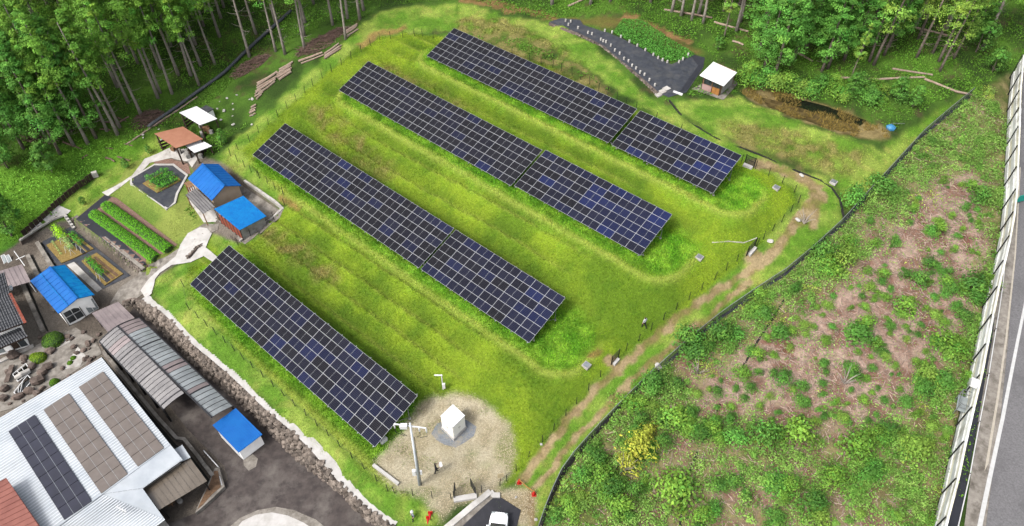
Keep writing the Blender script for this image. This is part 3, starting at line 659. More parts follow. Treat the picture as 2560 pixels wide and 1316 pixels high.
# ---- trees
def crown_mesh(name, h, cb, rad, ncl, nl, tint, leaf=.36, droop=.0, top=.55):
    Vs = []; Fs = []; Cs = []; k = 0
    for i in range(ncl):
        t = npr.random() ** .85; zc = h * (cb + (1.02 - cb) * t); prof = (1 - t) ** top * min(1, .45 + t * 3.2)
        ang = npr.random() * 2 * math.pi; rr = rad * prof * math.sqrt(npr.uniform(.15, 1)); ctr = np.array([rr * math.cos(ang), rr * math.sin(ang), zc - droop * rr])
        sz = npr.uniform(.55, 1.05) * (.55 + .5 * (1 - t)); m = int(nl * npr.uniform(.6, 1.3))
        P = npr.normal(size=(m, 3)); P /= np.linalg.norm(P, axis=1, keepdims=True); P *= npr.random((m, 1)) ** .4 * sz; P[:, 2] *= .62
        out = np.array([math.cos(ang) * .5, math.sin(ang) * .5, .55])
        N = P / sz * .7 + out + npr.normal(size=(m, 3)) * .35
        v, f = quads(ctr + P, N, leaf * npr.uniform(.6, 1.3, m)); Vs.append(v); Fs.append(f + k); k += len(v)
        cc = np.array(tint) * VEG * npr.uniform(.62, 1.35) * (1 + np.array([.25, .05, 0]) * npr.normal(0, .5)); Cs.append(np.repeat(np.clip(cc, 0, 1)[None] * npr.uniform(.75, 1.25, (m, 1)), 4, 0))
    return mesh_np(name, np.concatenate(Vs), np.concatenate(Fs), M['leaves'], False, np.concatenate(Cs))
def trunk_mesh(name, h, r, bend, mat, stubs=8, lo=.2, hi=.8):
    b = MB(); p = [Vector((bend * math.sin(t * 2.2) * h * .04, bend * math.cos(t * 3) * h * .025 - bend * h * .025, t * h)) for t in [i / 8 for i in range(9)]]
    p[0].z = -.4
    b.tube(p, [r * (1.25 if i == 0 else 1 - .82 * i / 8) for i in range(9)], 7)
    for i in range(stubs):
        t = rnd.uniform(lo, hi); a = rnd.uniform(0, 6.28); L = rnd.uniform(.6, 1.8) * (1.2 - t); q = p[int(t * 8)].lerp(p[min(8, int(t * 8) + 1)], t * 8 % 1)
        d = Vector((math.cos(a), math.sin(a), rnd.uniform(-.15, .35)))
        b.tube([q, q + d * L * .6, q + d * L + Vector((0, 0, .15 * L))], [.035, .022, .01], 4, False)
    return b.mesh(name, M[mat], True)
GREEN = lin(106, 150, 54); DGREEN = lin(86, 132, 52); YGREEN = lin(126, 160, 64); BGREEN = lin(92, 146, 58)
KINDS = {}
def kind_(key, n, h, r, cb, rad, ncl, nl, tint, mat, leaf=.36, droop=.12, top=.55, stubs=10, tb=.92):
    KINDS[key] = []
    for i in range(n):
        hh = h * npr.uniform(.92, 1.08)
        KINDS[key].append((trunk_mesh('trunk', hh * tb, r, rnd.uniform(-1, 1), mat, stubs, .12, max(.2, cb)), crown_mesh('crown', hh, cb, rad, ncl, nl, tint * npr.uniform(.9, 1.1), leaf, droop, top)))
kind_('edge', 5, 20, .24, .46, 2.6, 96, 84, GREEN, 'bark_pale', .23, .22, .7)
kind_('wood', 5, 19.5, .22, .34, 3.2, 116, 84, GREEN, 'bark_pale', .23, .22, .7)
kind_('full', 4, 17.5, .22, .15, 3.1, 160, 80, BGREEN, 'bark', .23, .15, .55)
kind_('open', 4, 17, .19, .30, 2.4, 56, 62, YGREEN, 'bark', .22, .2, .7)
kind_('bare', 2, 19, .22, .86, 1.2, 14, 30, GREEN, 'bark_pale', stubs=22)
kind_('broad', 4, 7.0, .14, .22, 2.6, 70, 44, DGREEN, 'bark', .34, 0, .35)
TREES = []
def tree(kind, px, py, label, group, sc=1.0, name='conifer_tree'):
    g = G(px, py) if not isinstance(px, Vector) else px
    tm, cm = rnd.choice(KINDS[kind]); rz = rnd.uniform(0, 6.28); s = sc * rnd.uniform(.9, 1.1)
    T = empty(name, g, rz, label=label if not group.startswith('conifers') or 'beside the black pipe' in label or 'over the log pile' in label else short(label) + ', foot ' + where(g), cat='tree', group=group)
    for nm, me in (('trunk', tm), ('crown', cm)):
        o = bpy.data.objects.new(nm, me); COL.objects.link(o); o.parent = T; o.scale = (s, s, s * rnd.uniform(.95, 1.05))
    TREES.append(g); return T
def short(label):
    w_ = [x_.rstrip(',') for x_ in label.split()[:7]]
    while w_[-1] in ('at', 'the', 'in', 'of', 'on', 'to', 'by', 'a', 'and', 'above', 'upper', 'front', 'left', 'lower', 'dark', 'long', 'small', 'with', 'beyond', 'bare'): w_.pop()
    return ' '.join(w_)
def where(g):
    px, py = project(g.x, g.y, g.z); return '%d%% across and %d%% down the photo' % (max(0, min(100, round(px / 25.6))), max(0, min(100, round(py / 13.16))))
g1 = 'conifers of the wood on the left'; g2 = 'conifers of the wood behind the right side'
for i, (px, py) in enumerate([(353,287),(395,245),(400,232),(430,234),(320,257),(498,213),(477,189),(446,187),(538,161),(713,136),(690,129),(762,124),(294,336),(299,318),(267,327),(185,365),(220,360),(124,357),(402,171),(502,164)]):
    tree('edge', px, py, 'tall conifer with bare pale trunk at the front edge of the left wood', g1, .95)
tree('bare', 624, 143, 'nearly branchless dead conifer trunk standing beside the black pipe', g1, 1.0)
tree('bare', 864, 98, 'pale bare-stemmed conifer rising over the log pile at the upper lawn', g1, .95)
for px, py in [(761,91),(900,49),(832,63),(869,47),(909,26),(764,58),(690,60),(640,85)]: tree('edge', px, py, 'slim pale conifer at the upper end of the left wood', g1)
def fill(poly, n, mind, kinds, label, group, sc=1.0):
    xs = [p[0] for p in poly]; ys = [p[1] for p in poly]; k = 0; tr = 0
    while k < n and tr < n * 60:
        tr += 1; px, py = rnd.uniform(min(xs), max(xs)), rnd.uniform(min(ys), max(ys))
        if not inpoly(np.array([px]), np.array([py]), poly)[0]: continue
        g = G(px, py)
        if g.x < X0 + 2 or g.x > X1 - 2 or g.y > Y1 - 2 or any((g - q).length < mind for q in TREES): continue
        tree(rnd.choice(kinds), g, 0, label, group, sc); k += 1
for px, py in [(60,372),(150,385),(-30,380),(240,345),(20,330),(190,310),(90,310),(-80,330),(140,330)]: tree('full', px, py, 'leafy full-crowned conifer at the lower left wood corner', g1, .95)
fill([(-260,340),(100,340),(300,240),(420,150),(560,110),(700,40),(820,0),(900,-30),(900,-90),(-260,-90)], 100, 2.4, ['wood', 'wood', 'edge'], 'green-crowned conifer standing inside the left wood', g1)
for px, py in [(1381,14),(1476,10),(1526,4),(1626,8),(1679,30),(1703,40),(1729,51),(1758,59),(1746,37),(1851,55),(1841,79)]: tree('edge', px, py, 'conifer trunk standing in the dark wood above the black-sheeted plot', g2)
tree('open', 1810, 95, 'light green young conifer above the small hut', g2, .7)
for px, py in [(1908,178),(1935,194),(2054,180),(2068,172),(1985,150),(2110,150),(2150,138),(2015,120),(1900,125),(2220,120)]: tree('full', px, py, 'dense broad-crowned conifer at the wood edge above the pond', g2, 1.0)
tree('open', 2127, 196, 'thin-stemmed sapling standing in front of the wood above the pond', g2, .45)
for px, py in [(2173,154),(2183,164),(2210,138),(2291,144),(2295,99),(2347,154),(2349,178),(2384,146),(2331,134)]: tree('open', px, py, 'leaning thin-crowned conifer near the upper right corner', g2)
fill([(1490,-10),(1560,0),(1760,25),(1900,60),(2000,120),(2150,110),(2300,90),(2420,110),(2500,150),(2540,60),(2540,-80),(1490,-80)], 46, 2.6, ['wood', 'full', 'wood', 'open'], 'conifer standing inside the wood behind the pond', g2)
fill([(900,-30),(1000,-40),(1500,-20),(1500,-90),(900,-90)], 14, 3.0, ['edge', 'wood'], 'conifer standing beyond the upper lawn at the top edge', g2)
g3 = 'broadleaf trees around the thicket and plots'
for px, py, sc, lb in [(130,430,.75,'round-leaved bushy tree in the thicket below the left wood'),(30,590,.9,'dark green broad tree at the left picture edge above the terraces'),(70,340,.9,'broadleaf tree at the left end of the wood'),(20,420,.8,'broadleaf tree at the far left of the thicket'),(110,280,1.1,'broad leafy tree in front of the left wood'),(180,330,1.0,'leafy tree mixed among the first conifers'),
                       (318,422,.28,'small round shrub beside the garden path and stone edging'),(210,512,.2,'small dark shrub at the head of the tea plot'),(560,360,.36,'dark green bush beside the white-roofed lean-to'),(375,385,.2,'low bush on the grass by the brown-roofed shed'),(1795,125,.35,'small dark tree on the grass above the hut'),(2240,250,.5,'pale green willow-like bush behind the pond'),(2280,270,.4,'leafy bush at the right end of the pond'),(2130,230,.4,'bushy shrub on the far bank of the pond'),(2440,130,.8,'leafy tree beside the top end of the barrier'),(2480,180,.6,'vine-covered tree at the top of the barrier'),(2430,90,.9,'broad tree at the upper right corner')]:
    tree('broad', px, py, lb, g3, sc, 'broadleaf_tree' if sc > .5 else 'shrub')['category'] = 'tree' if sc > .5 else 'shrub'

# ---- shrubs on the cleared lot
SH = []
for i in range(8):
    tint = [GREEN, BGREEN, DGREEN, YGREEN if i == 3 else GREEN * np.array([1.12, 1.05, 1.1])][i % 4] * .9; SH.append(crown_mesh('shrub', 1.25, .05, .66, 22, 44, tint * npr.uniform(.9, 1.1), .15, 0, .3))
YEL = crown_mesh('shrub', 1.3, .05, .7, 18, 40, lin(158, 166, 62), .17, 0, .3)
shr = []
def shrub(p, sc, me, label, grp='shrubs growing over the cleared lot'):
    tn = 'yellow' if me is YEL else ['mid-green', 'bright green', 'dark green', 'yellow-green'][SH.index(me) % 4]
    label = '%s %s shrub %s, %s' % ('large' if sc > 1.3 else 'small' if sc < .8 else 'mid-sized', tn, 'on bare ground' if 'bare' in label else 'in scrub', where(p))
    o = inst('shrub', me, p, None, rnd.uniform(0, 6.28), (sc * rnd.uniform(.65, 1.4), sc * rnd.uniform(.65, 1.4), sc * rnd.uniform(.55, 1.15)))
    tag(o, label, 'shrub', grp); shr.append(p); return o
for px, py, sc in [(1600,1130,1.7),(1570,1165,1.3),(1615,1090,1.2)]: shrub(G(px, py), sc, YEL, 'tall yellow-leaved shrub near the fence at the lower side of the lot', 'yellow shrubs')
BIG = [(1740,880),(1720,860),(1830,830),(1790,850),(1900,790),(2380,880),(2420,730),(2370,880),(2110,660),(2060,640),(2130,500),(2200,470),(2420,470),(2440,500),(1500,1150),(1460,1200),(1530,1230),(1430,1280),(1560,1280),(1690,1240),(2140,850),(2160,820),(2130,1130),(2210,1080),(2280,1130),(2160,1200),(1900,1100),(1990,1100),(2300,990),(2260,1010)]
for px, py in BIG: shrub(G(px + rnd.uniform(-8, 8), py + rnd.uniform(-8, 8)), rnd.uniform(1.3, 2.1), rnd.choice(SH), 'large green shrub standing above its neighbours on the cleared lot')
tr = 0
while len(shr) < 150 and tr < 20000:                                # small ones dotted over the bare ground
    tr += 1; px, py = rnd.uniform(1600, 2460), rnd.uniform(420, 1316)
    if not inpoly(np.array([px]), np.array([py]), LOT)[0]: continue
    g = G(px, py)
    if samp(m_bare, np.array([g.x]), np.array([g.y]))[0] < .5 or any((g - s).length < .8 for s in shr): continue
    shrub(g, min(1.3, rnd.lognormvariate(-.5, .4)), rnd.choice(SH), 'bare')
tr = 0
while len(shr) < 300 and tr < 20000:
    tr += 1; px, py = rnd.uniform(1380, 2500), rnd.uniform(230, 1330); g = None
    if rnd.random() < .22 and len(shr) > 40:                         # shrubs seed themselves in loose clumps
        q = rnd.choice(shr); a = rnd.uniform(0, 6.28); r = rnd.uniform(.5, 1.6); x_, y_ = q.x + r * math.cos(a), q.y + r * math.sin(a); g = Vector((x_, y_, H(x_, y_))); px, py = project(g.x, g.y, g.z)
    if not inpoly(np.array([px]), np.array([py]), LOT)[0] or not (-20 < py < 1340): continue
    if rnd.random() > .35 + .65 * (py / 1316): continue
    g = g or G(px, py); bare = samp(m_bare, np.array([g.x]), np.array([g.y]))[0] > .5
    if any((g - s).length < .5 for s in shr): continue
    sc = min(1.7, rnd.lognormvariate(-.55, .38)) if bare else min(2.0, rnd.lognormvariate(-.05, .35))
    shrub(g, sc, rnd.choice(SH), 'bare' if bare else 'scrub')
# ------------------------------------------------------------------ buildings
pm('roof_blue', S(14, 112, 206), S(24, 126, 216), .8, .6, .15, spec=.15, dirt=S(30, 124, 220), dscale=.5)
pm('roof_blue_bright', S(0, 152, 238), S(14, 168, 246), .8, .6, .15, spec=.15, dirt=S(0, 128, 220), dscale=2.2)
pm('roof_white_rib', S(220, 226, 232, .38), S(234, 238, 242, .38), .5, .5, .05)
pm('roof_white', S(186, 194, 202, .36), S(210, 216, 222, .36), .5, .5, .05, dirt=S(190, 196, 200, .36), dscale=.3)
pm('roof_plain_white', S(240, 240, 242, .4), S(250, 250, 250, .4), .8, .6, .05)
pm('roof_brown', S(190, 128, 98), S(208, 146, 116), 1.0, .7, .15)
pm('roof_rust', S(158, 92, 80), S(178, 110, 96), 1.0, .7, .15)
pm('tile_dark', S(66, 68, 74), S(96, 98, 104), 2.0, .5, .2, spec=.5)
pm('wall_beige', S(214, 188, 162), S(228, 204, 180), 1.0, .9, .1)
pm('wall_white', S(232, 230, 226, .8), S(246, 244, 240, .8), 1.0, .8, .05)
pm('wall_grey', S(190, 186, 180), S(214, 210, 204), 1.0, .9, .2, dirt=S(150, 144, 136), dscale=1.2)
pm('wall_cream', S(206, 196, 176), S(226, 218, 200), 1.2, .9, .2)
pm('cabinet_paint', S(232, 230, 222, .62), S(240, 238, 230, .62), 1.0, .5, 0, spec=.4)
pm('timber_dark', S(62, 48, 38), S(94, 74, 58), 2.5, .9, .4)
pm('timber', S(150, 112, 78), S(182, 142, 104), 2.5, .85, .3, obj_tint=.25)
pm('timber_red', S(150, 66, 44), S(176, 88, 62), 2.0, .8, .2)
pm('pink_panel', S(200, 160, 154), S(214, 176, 170), 1.2, .8, .1)
pm('door_orange', S(196, 132, 62), S(210, 148, 78), 2.0, .7, .15)
pm('metal_dark', S(40, 40, 42), S(56, 56, 58), 3.0, .5, .05, .3)
pm('metal_white', S(236, 236, 236, .4), S(246, 246, 246, .4), 3.0, .45, 0)
pm('glass_dark', S(54, 60, 64), S(90, 98, 102), .8, .12, 0, spec=.6)
pm('glass_pale', S(170, 182, 184), S(200, 208, 208), .8, .15, 0, spec=.6)
pm('black_rubber', S(38, 40, 44), S(56, 58, 62), 4, .7, .3)
pm('pipe_grey', S(76, 82, 88), S(108, 112, 118), 4, .7, .3)
pm('red_plastic', S(226, 30, 24), S(238, 48, 36), 3, .5, .05, obj_tint=.1)
pm('panel_brown', S(128, 116, 108), S(142, 130, 122), 1.0, .4, .05, spec=.4)
pm('panel_navy', S(40, 40, 58), S(52, 52, 72), 1.0, .35, .05, spec=.4)
pm('ditch', S(26, 26, 22), S(44, 44, 36), 2, .95, .5)
pm('stone_dark', S(104, 92, 82), S(172, 158, 146), 1.8, .95, .6, dirt=S(58, 52, 46), dscale=1.5, obj_tint=.7)
pm('stone_brown', S(112, 96, 86), S(150, 132, 122), 1.6, .95, .6, dirt=S(86, 74, 66), dscale=1.2, obj_tint=.5)
pm('stone_white', S(208, 204, 196), S(232, 228, 222), 2.0, .95, .4, obj_tint=.2)
pm('core_dark', S(40, 36, 32), S(58, 52, 46), 2.0, .95, .5)
pm('poly_frame', S(44, 44, 48), S(56, 56, 60), 3, .5, 0)
pm('tarp_blue', S(50, 140, 200), S(90, 170, 220), 2, .6, .4)
pm('sign_teal', S(30, 190, 170), S(40, 200, 180), 2, .5, 0)
pm('board_pale', S(226, 206, 160), S(236, 216, 172), 2, .8, .05)
def poly_mat(name, c1, c2, alpha, rough=.2):
    m = pm(name, c1, c2, .5, rough, .05, spec=.45, dirt=tuple(v * .8 for v in c1[:3]) + (1,), dscale=.4, obj_tint=.25); m.node_tree.nodes['Principled BSDF'].inputs['Alpha'].default_value = alpha
poly_mat('poly_mauve', S(166, 150, 150), S(186, 170, 168), .92, .35)
poly_mat('poly_grey', S(150, 146, 146), S(172, 168, 166), .9, .25)
poly_mat('poly_clear', S(186, 192, 194), S(214, 220, 222), .8, .12)
poly_mat('poly_brown', S(128, 116, 102), S(146, 134, 120), .92, .3)
def mesh_net(name, c, dens):
    t = NT(name); t.col(c); t.setp(Roughness=.6, Alpha=dens); M[name] = t.m
mesh_net('wire_net', S(120, 126, 130), .42); mesh_net('net_dark', S(40, 50, 46), .35)
YZ = -3.4
def ctr(P): return sum((Vector(p) for p in P), Vector()) / len(P)
def inset(P, d):
    c = ctr(P); return [p + (c - p).normalized() * d for p in P]
def roof_ribs(T, quad, n, mat, name='rib', r=.03, h=.05):
    """raised seams running from edge 0-1 to edge 3-2 of a roof quad, joined as one part"""
    b = MB()
    for i in range(n + 1):
        t = i / n; p = quad[0].lerp(quad[1], t); q = quad[3].lerp(quad[2], t); up = Vector((0, 0, h / 2)); b.bar(p + up, q + up, r * 2, h)
    return b.build(name, M[mat], T)
def posts_under(T, P, zb, mat, wd=.1, d=.25, dz=.08):
    for p in inset(P, d): MB().bar((p.x, p.y, zb if zb is not None else H(p.x, p.y) - .1), (p.x, p.y, p.z - dz), wd, wd).build('post', M[mat], T)
def gable(name, label, rA, rB, LA, LB, RA, RB, zr, ze, zb, mL, mR, wall, cat='house'):
    a, b = at(*rA, zr), at(*rB, zr); la, lb = at(*LA, ze), at(*LB, ze); ra, rb = at(*RA, ze), at(*RB, ze)
    c = ctr([la, lb, ra, rb]); T = empty(name, (c.x, c.y, zb), label=label, cat=cat)
    l = MB().slab([la, lb, b, a], .07).build('roof', M[mL], T); r_ = MB().slab([a, b, rb, ra], .07).build('roof', M[mR], T)
    roof_ribs(l, [a, b, lb, la], 9, mL, 'roof_seam', .012, .03); roof_ribs(r_, [a, b, rb, ra], 9, mR, 'roof_seam', .012, .03)
    MB().bar(a + Vector((0, 0, .04)), b + Vector((0, 0, .04)), .22, .08).build('ridge_cap', M[mL], l)
    k = .1
    W = [la.lerp(c, k), lb.lerp(c, k), rb.lerp(c, k), ra.lerp(c, k)]; ga, gb = a.lerp(c, k), b.lerp(c, k)
    ga.z = gb.z = zr - .12; W = [Vector((p.x, p.y, ze - .12 + (zr - ze) * k * .6)) for p in W]
    bt = [Vector((p.x, p.y, zb - .2)) for p in W]; V = bt + W + [ga, gb]
    m = MB(); m.add(V, [(0, 1, 5, 4), (2, 3, 7, 6), (1, 2, 6, 9, 5), (3, 0, 4, 8, 7), (4, 5, 9, 8), (6, 7, 8, 9)]); m.build('wall', M[wall], T)
    return T, W, bt
def panel(T, name, mat, A, B, z0, z1, t0, t1, out=.03, th=.05):
    """a flat piece on the wall line A-B between fractions t0..t1 and heights z0..z1"""
    A, B = Vector((A.x, A.y, 0)), Vector((B.x, B.y, 0)); d = (B - A).normalized(); n = Vector((d.y, -d.x, 0)); p, q = A.lerp(B, t0) + n * out, A.lerp(B, t1) + n * out
    c = (p + q) / 2; c.z = (z0 + z1) / 2; return MB().box(c, ((q - p).length, th, z1 - z0), math.atan2(d.y, d.x)).build(name, M[mat], T)
def flat_roof(name, label, quad, z, mat, zb=None, post='metal_dark', ribs=0, rib='poly_frame', cat='shelter', th=.05, z2=None, wd=.1, step=0):
    zz = z if hasattr(z, '__len__') else [z] * 4
    P = [at(q[0], q[1], h) for q, h in zip(quad, zz)]; c = ctr(P); T = empty(name, (c.x, c.y, H(c.x, c.y) if zb is None else zb), label=label, cat=cat)
    MB().slab(P, th).build('roof', M[mat], T)
    if ribs: roof_ribs(T, P, ribs, rib, 'roof_rib', .02, .04)
    if post: posts_under(T, P, zb, post, wd)
    return T, P
# blue gabled house with its corrugated lean-to
T, W, B_ = gable('house', 'beige house with a plain blue gabled roof above the lower blue lean-to', (505.3,410.3), (561.3,465.6), (469.5,446.8), (529.4,502), (547,410.9), (603.2,464.4), 4.0, 2.9, .15, 'roof_blue', 'roof_blue', 'wall_beige')
panel(T, 'window', 'glass_dark', W[0], W[1], 1.1, 2.0, .55, .8); panel(T, 'door', 'timber', W[0], W[1], .2, 2.1, .2, .4)
q = [(534.8,522.8), (607.8,490), (665.6,541), (598.7,576)]; P = [at(*p, z) for p, z in zip(q, (2.5, 2.5, 2.0, 2.0))]; c = ctr(P)
T = empty('lean_to', (c.x, c.y, .1), label='bright blue corrugated lean-to with brown lattice side, below the blue gabled house', cat='shed')
MB().slab(P, .04).build('roof', M['roof_blue_bright'], T); roof_ribs(T, [P[0], P[1], P[2], P[3]], 30, 'roof_blue', 'roof_rib', .012, .03)
Wq = inset(P, .35); MB().hexa([Vector((p.x, p.y, -.1)) for p in (Wq[3], Wq[2], Wq[1], Wq[0])], [p - Vector((0, 0, .1)) for p in (Wq[3], Wq[2], Wq[1], Wq[0])]).build('wall', M['wall_grey'], T)
for i in range(6): panel(T, 'lattice_panel', 'timber_red', Wq[0], Wq[3], .15, 1.75, i / 6 + .012, (i + 1) / 6 - .012, .04, .05)
for i in range(7): panel(T, 'post', 'timber_dark', Wq[0], Wq[3], .0, 1.95, max(0, i / 6 - .012), min(1, i / 6 + .012), .06, .07)
flat_roof('canopy', 'grey translucent canopy on the left side of the blue gabled house', [(463.4,487.8), (490.7,471), (537,516.7), (507.5,534.9)], [2.3, 2.5, 2.5, 2.3], 'poly_grey', .1, 'timber', 5)
flat_roof('awning', 'small wooden awning at the left corner of the blue gabled house', [(459,458), (474,452), (487,463), (472,470)], 1.9, 'timber', .15, 'timber_red', 3, 'timber')
# pale kerb around the house yard
def ribbon(name, pts, wd, ht, mat, zoff=0.0, parent=None, pix=True, **kw):
    P = [G(*p) if pix else Vector(p) for p in pts]; b = MB(); L = []
    for i, p in enumerate(P):
        d = (P[min(i + 1, len(P) - 1)] - P[max(i - 1, 0)]); d.z = 0; d.normalize(); n = Vector((-d.y, d.x, 0)) * wd / 2; L.append((p - n, p + n))
    V = []; F = []
    for a, c in L:
        z = max(a.z, c.z) + ht + zoff; V += [(a.x, a.y, a.z - .25), (a.x, a.y, z), (c.x, c.y, z), (c.x, c.y, c.z - .25)]
    for i in range(len(P) - 1):
        for k in range(3): F.append((i * 4 + k, i * 4 + k + 1, i * 4 + k + 5, i * 4 + k + 4))
    n = len(V); F += [(0, 1, 2, 3), (n - 1, n - 2, n - 3, n - 4)]
    b.add(V, F); return b.build(name, M[mat], parent, **kw)
ribbon('kerb_wall', [(600,605), (640,578), (680,550), (708,524), (690,508), (650,480), (612,455)], .3, .3, 'concrete_pale', label='pale concrete kerb around the yard of the blue gabled house', cat='kerb')
# lower blue-roofed outbuilding
T, W, B_ = gable('outbuilding', 'outbuilding with a blue gabled roof, right slope brighter, beside the vegetable plots', (124,668), (193.3,747.2), (75.5,702.7), (145.9,784.7), (162.3,662.6), (236.3,737.3), .3, -.6, -3.3, 'roof_blue', 'roof_blue_bright', 'wall_white')  # right roof slope in a brighter blue than the left
for i, (t0, t1) in enumerate([(.06, .27), (.29, .5), (.66, .8), (.82, .96)]):
    o = panel(T, 'window', 'glass_dark' if i < 2 else 'glass_pale', W[1], W[2], -3.0, -1.2, t0, t1, .03)
    panel(o, 'window_frame', 'metal_white', W[1], W[2], -2.0, -1.94, t0, t1, .06, .03)
for t in (.0, .52, .98): panel(T, 'corner_post', 'timber_dark', W[1], W[2], -3.3, -.7, t, t + .02, .05, .06)
a_, b_ = at(100, 685, .05), at(170, 765, .05); MB().bar(a_, b_, .05, .05).build('snow_rail', M['roof_blue_bright'], T)
flat_roof('carport', 'flat mauve carport roof at the left picture edge beside the tiled house', [(-50,693), (54.7,660.8), (76.6,704.5), (-30,735)], -.9, 'poly_mauve', YZ, 'metal_white', 9, 'poly_mauve')
flat_roof('carport', 'square mauve flat roof joined to the top end of the arched carport', [(229.6,783.2), (294.5,755.1), (336,795.5), (270,830.6)], -.95, 'poly_mauve', YZ, 'metal_dark', 6, 'poly_mauve')
# tiled house on the left
def tile_roof(T, quad, nx, ny):
    V = []; F = []; A, B, C, D = quad; mx = nx * 4
    for j in range(ny * 2):
        t = ((j + 1) // 2) / ny
        for i in range(mx + 1):
            s = i / mx; p = A.lerp(B, s).lerp(D.lerp(C, s), t); V.append((p.x, p.y, p.z + .05 * math.cos(i * math.pi / 2) + (.06 if j % 2 else 0)))
    for j in range(ny * 2 - 1):
        for i in range(mx): F.append((j * (mx + 1) + i, j * (mx + 1) + i + 1, (j + 1) * (mx + 1) + i + 1, (j + 1) * (mx + 1) + i))
    b = MB(); b.add(V, F); o = b.build('roof_tiles', M['tile_dark'], T)
    MB().slab([p - Vector((0, 0, .08)) for p in quad], .08).build('roof_deck', M['timber_dark'], T); return o
T = empty('tiled_house', at(0, 860, YZ), label='house with dark grey tiled roofs and sliding windows at the left picture edge', cat='house')
tile_roof(T, [at(-90, 772, 1.8), at(24, 735, 1.8), at(60, 808, .4), at(-60, 852, .4)], 18, 12)
tile_roof(T, [at(-60, 866, -.5), at(50, 818, -.5), at(70, 842, -.9), at(-45, 890, -.9)], 18, 4)
tile_roof(T, [at(-90, 735, 2.2), at(10, 680, 2.2), at(24, 735, 1.75), at(-70, 775, 1.75)], 16, 6)
MB().bar(at(25, 734, 1.82), at(63, 808, .42), .3, .06).build('verge_board', M['timber_red'], T)
q = [at(-60, 905, YZ), at(76, 866, YZ), at(40, 770, YZ), at(-90, 800, YZ)]
MB().prism([(p.x, p.y) for p in q], YZ - .1, -.95).build('wall', M['wall_white'], T)
for i in range(5): panel(T, 'sliding_window', ['glass_dark', 'glass_pale', 'wall_white', 'timber_dark', 'glass_dark'][i % 5], q[0], q[1], YZ + .3, -1.3, .3 + i * .14, .3 + i * .14 + .125, .04)
MB().box(at(20, 722, 1.0), (.8, .5, .4), .4).build('air_conditioner', M['metal_white'], T)
ribbon('concrete_ledge', [(-40,925), (30,892), (85,866)], .5, .2, 'concrete_pale', label='pale concrete ledge below the windows of the tiled house', cat='ledge')

# arched carport
T = empty('arched_carport', at(400, 950, YZ), label='long arched carport of grey translucent panes with dark ribs beside the retaining wall', cat='carport')
def arch(e0, c0, r0, e1, c1, r1, nl, nr):
    """left edge, crown beam and right edge from the far end to the near end"""
    zl, zc, zr = -1.15, -.25, -1.05
    EL = (at(*e0, zl), at(*e1[0], zl)); CR = (at(*c0, zc), at(*c1[1], zc)); RR = (at(*r0, zr), at(*r1, zr)); CL = (at(*c0, zc), at(*c1[0], zc))
    up = Vector((0, 0, .42)); 
    def half(A, B, n, mats, nm):
        for i in range(n):
            b = MB(); rows = []
            for t in ((i + .03) / n, (i + .97) / n):
                p, q = A[0].lerp(A[1], t), B[0].lerp(B[1], t); rows.append([p.lerp(q, s) + up * (4 * (s * .5) * (1 - s * .5)) - up * s for s in (0, .17, .33, .5, .67, .83, 1)])
            V = [v for r_ in rows for v in r_]; V2 = [v - Vector((0, 0, .02)) for v in V]; m = 7
            F = [(k, k + 1, m + k + 1, m + k) for k in range(m - 1)]; b.add(V, F); b.add(V2, [tuple(reversed(f)) for f in F])
            b.build('roof_pane', M[mats(i)], T, True)
        rb = MB()
        for i in range(n + 1):
            t = i / n; p, q = A[0].lerp(A[1], t), B[0].lerp(B[1], t); ln = [p.lerp(q, s) + up * (4 * (s * .5) * (1 - s * .5)) - up * s + Vector((0, 0, .02)) for s in (0, .17, .33, .5, .67, .83, 1)]
            thick = (i % 7 == 0)
            for a, c in zip(ln, ln[1:]): rb.bar(a, c, .12 if thick else .035, .08 if thick else .04)
        rb.build('rib', M['poly_frame'], T); MB().bar(A[0], A[1], .1, .12).build('eave_beam', M['poly_frame'], T)
    half(EL, CL, nl, lambda i: 'poly_grey' if i not in (3, 4) else 'poly_mauve', 'l'); half(RR, CR, nr, lambda i: 'poly_mauve' if i in (0, 1, 2, 13, 14, 20) else 'poly_clear', 'r')
    MB().bar(CR[0] + Vector((0, 0, .05)), CR[1] + Vector((0, 0, .05)), .16, .12).build('crown_beam', M['poly_frame'], T)
    for k in range(6):
        p = EL[0].lerp(EL[1], .06 + .94 * k / 5); MB().bar((p.x, p.y, YZ - .1), p, .16, .16).build('post', M['metal_dark'], T)
    for k in range(5):
        p = RR[0].lerp(RR[1], .15 + .83 * k / 4); MB().bar((p.x, p.y, YZ - .1), p, .12, .12).build('post', M['metal_dark'], T)
arch((247.7,855), (293.4,815.7), (347.7,794.5), [(408.5,1024.4)], [(460.3,983.7), (529.5,1044)], (582.5,1016), 22, 27)
# storage box with blue roof
P = [at(*p, -1.35) for p in [(531.2,1063.3), (588.8,1020.9), (655.6,1086.6), (596.4,1131.7)]]; c = ctr(P)
T = empty('storage_unit', (c.x, c.y, YZ), label='white storage unit with a flat bright blue roof on the asphalt yard', cat='storage')
MB().slab(P, .06).build('roof', M['roof_blue'], T); roof_ribs(T, P, 12, 'roof_blue', 'roof_seam', .015, .02)
Wq = inset(P, .28); MB().prism([(p.x, p.y) for p in Wq], YZ, -1.42).build('wall', M['wall_white'], T)
for i in range(2): panel(T, 'door', 'metal_white', Wq[0], Wq[3], YZ + .1, -1.6, .06 + i * .46, .48 + i * .46, .03, .05)
c = G(625, 1180); sheet('concrete_patch', [(608,1150), (632,1136), (645,1148), (640,1168), (622,1178), (610,1165)], M['concrete'], .05, kind='structure')
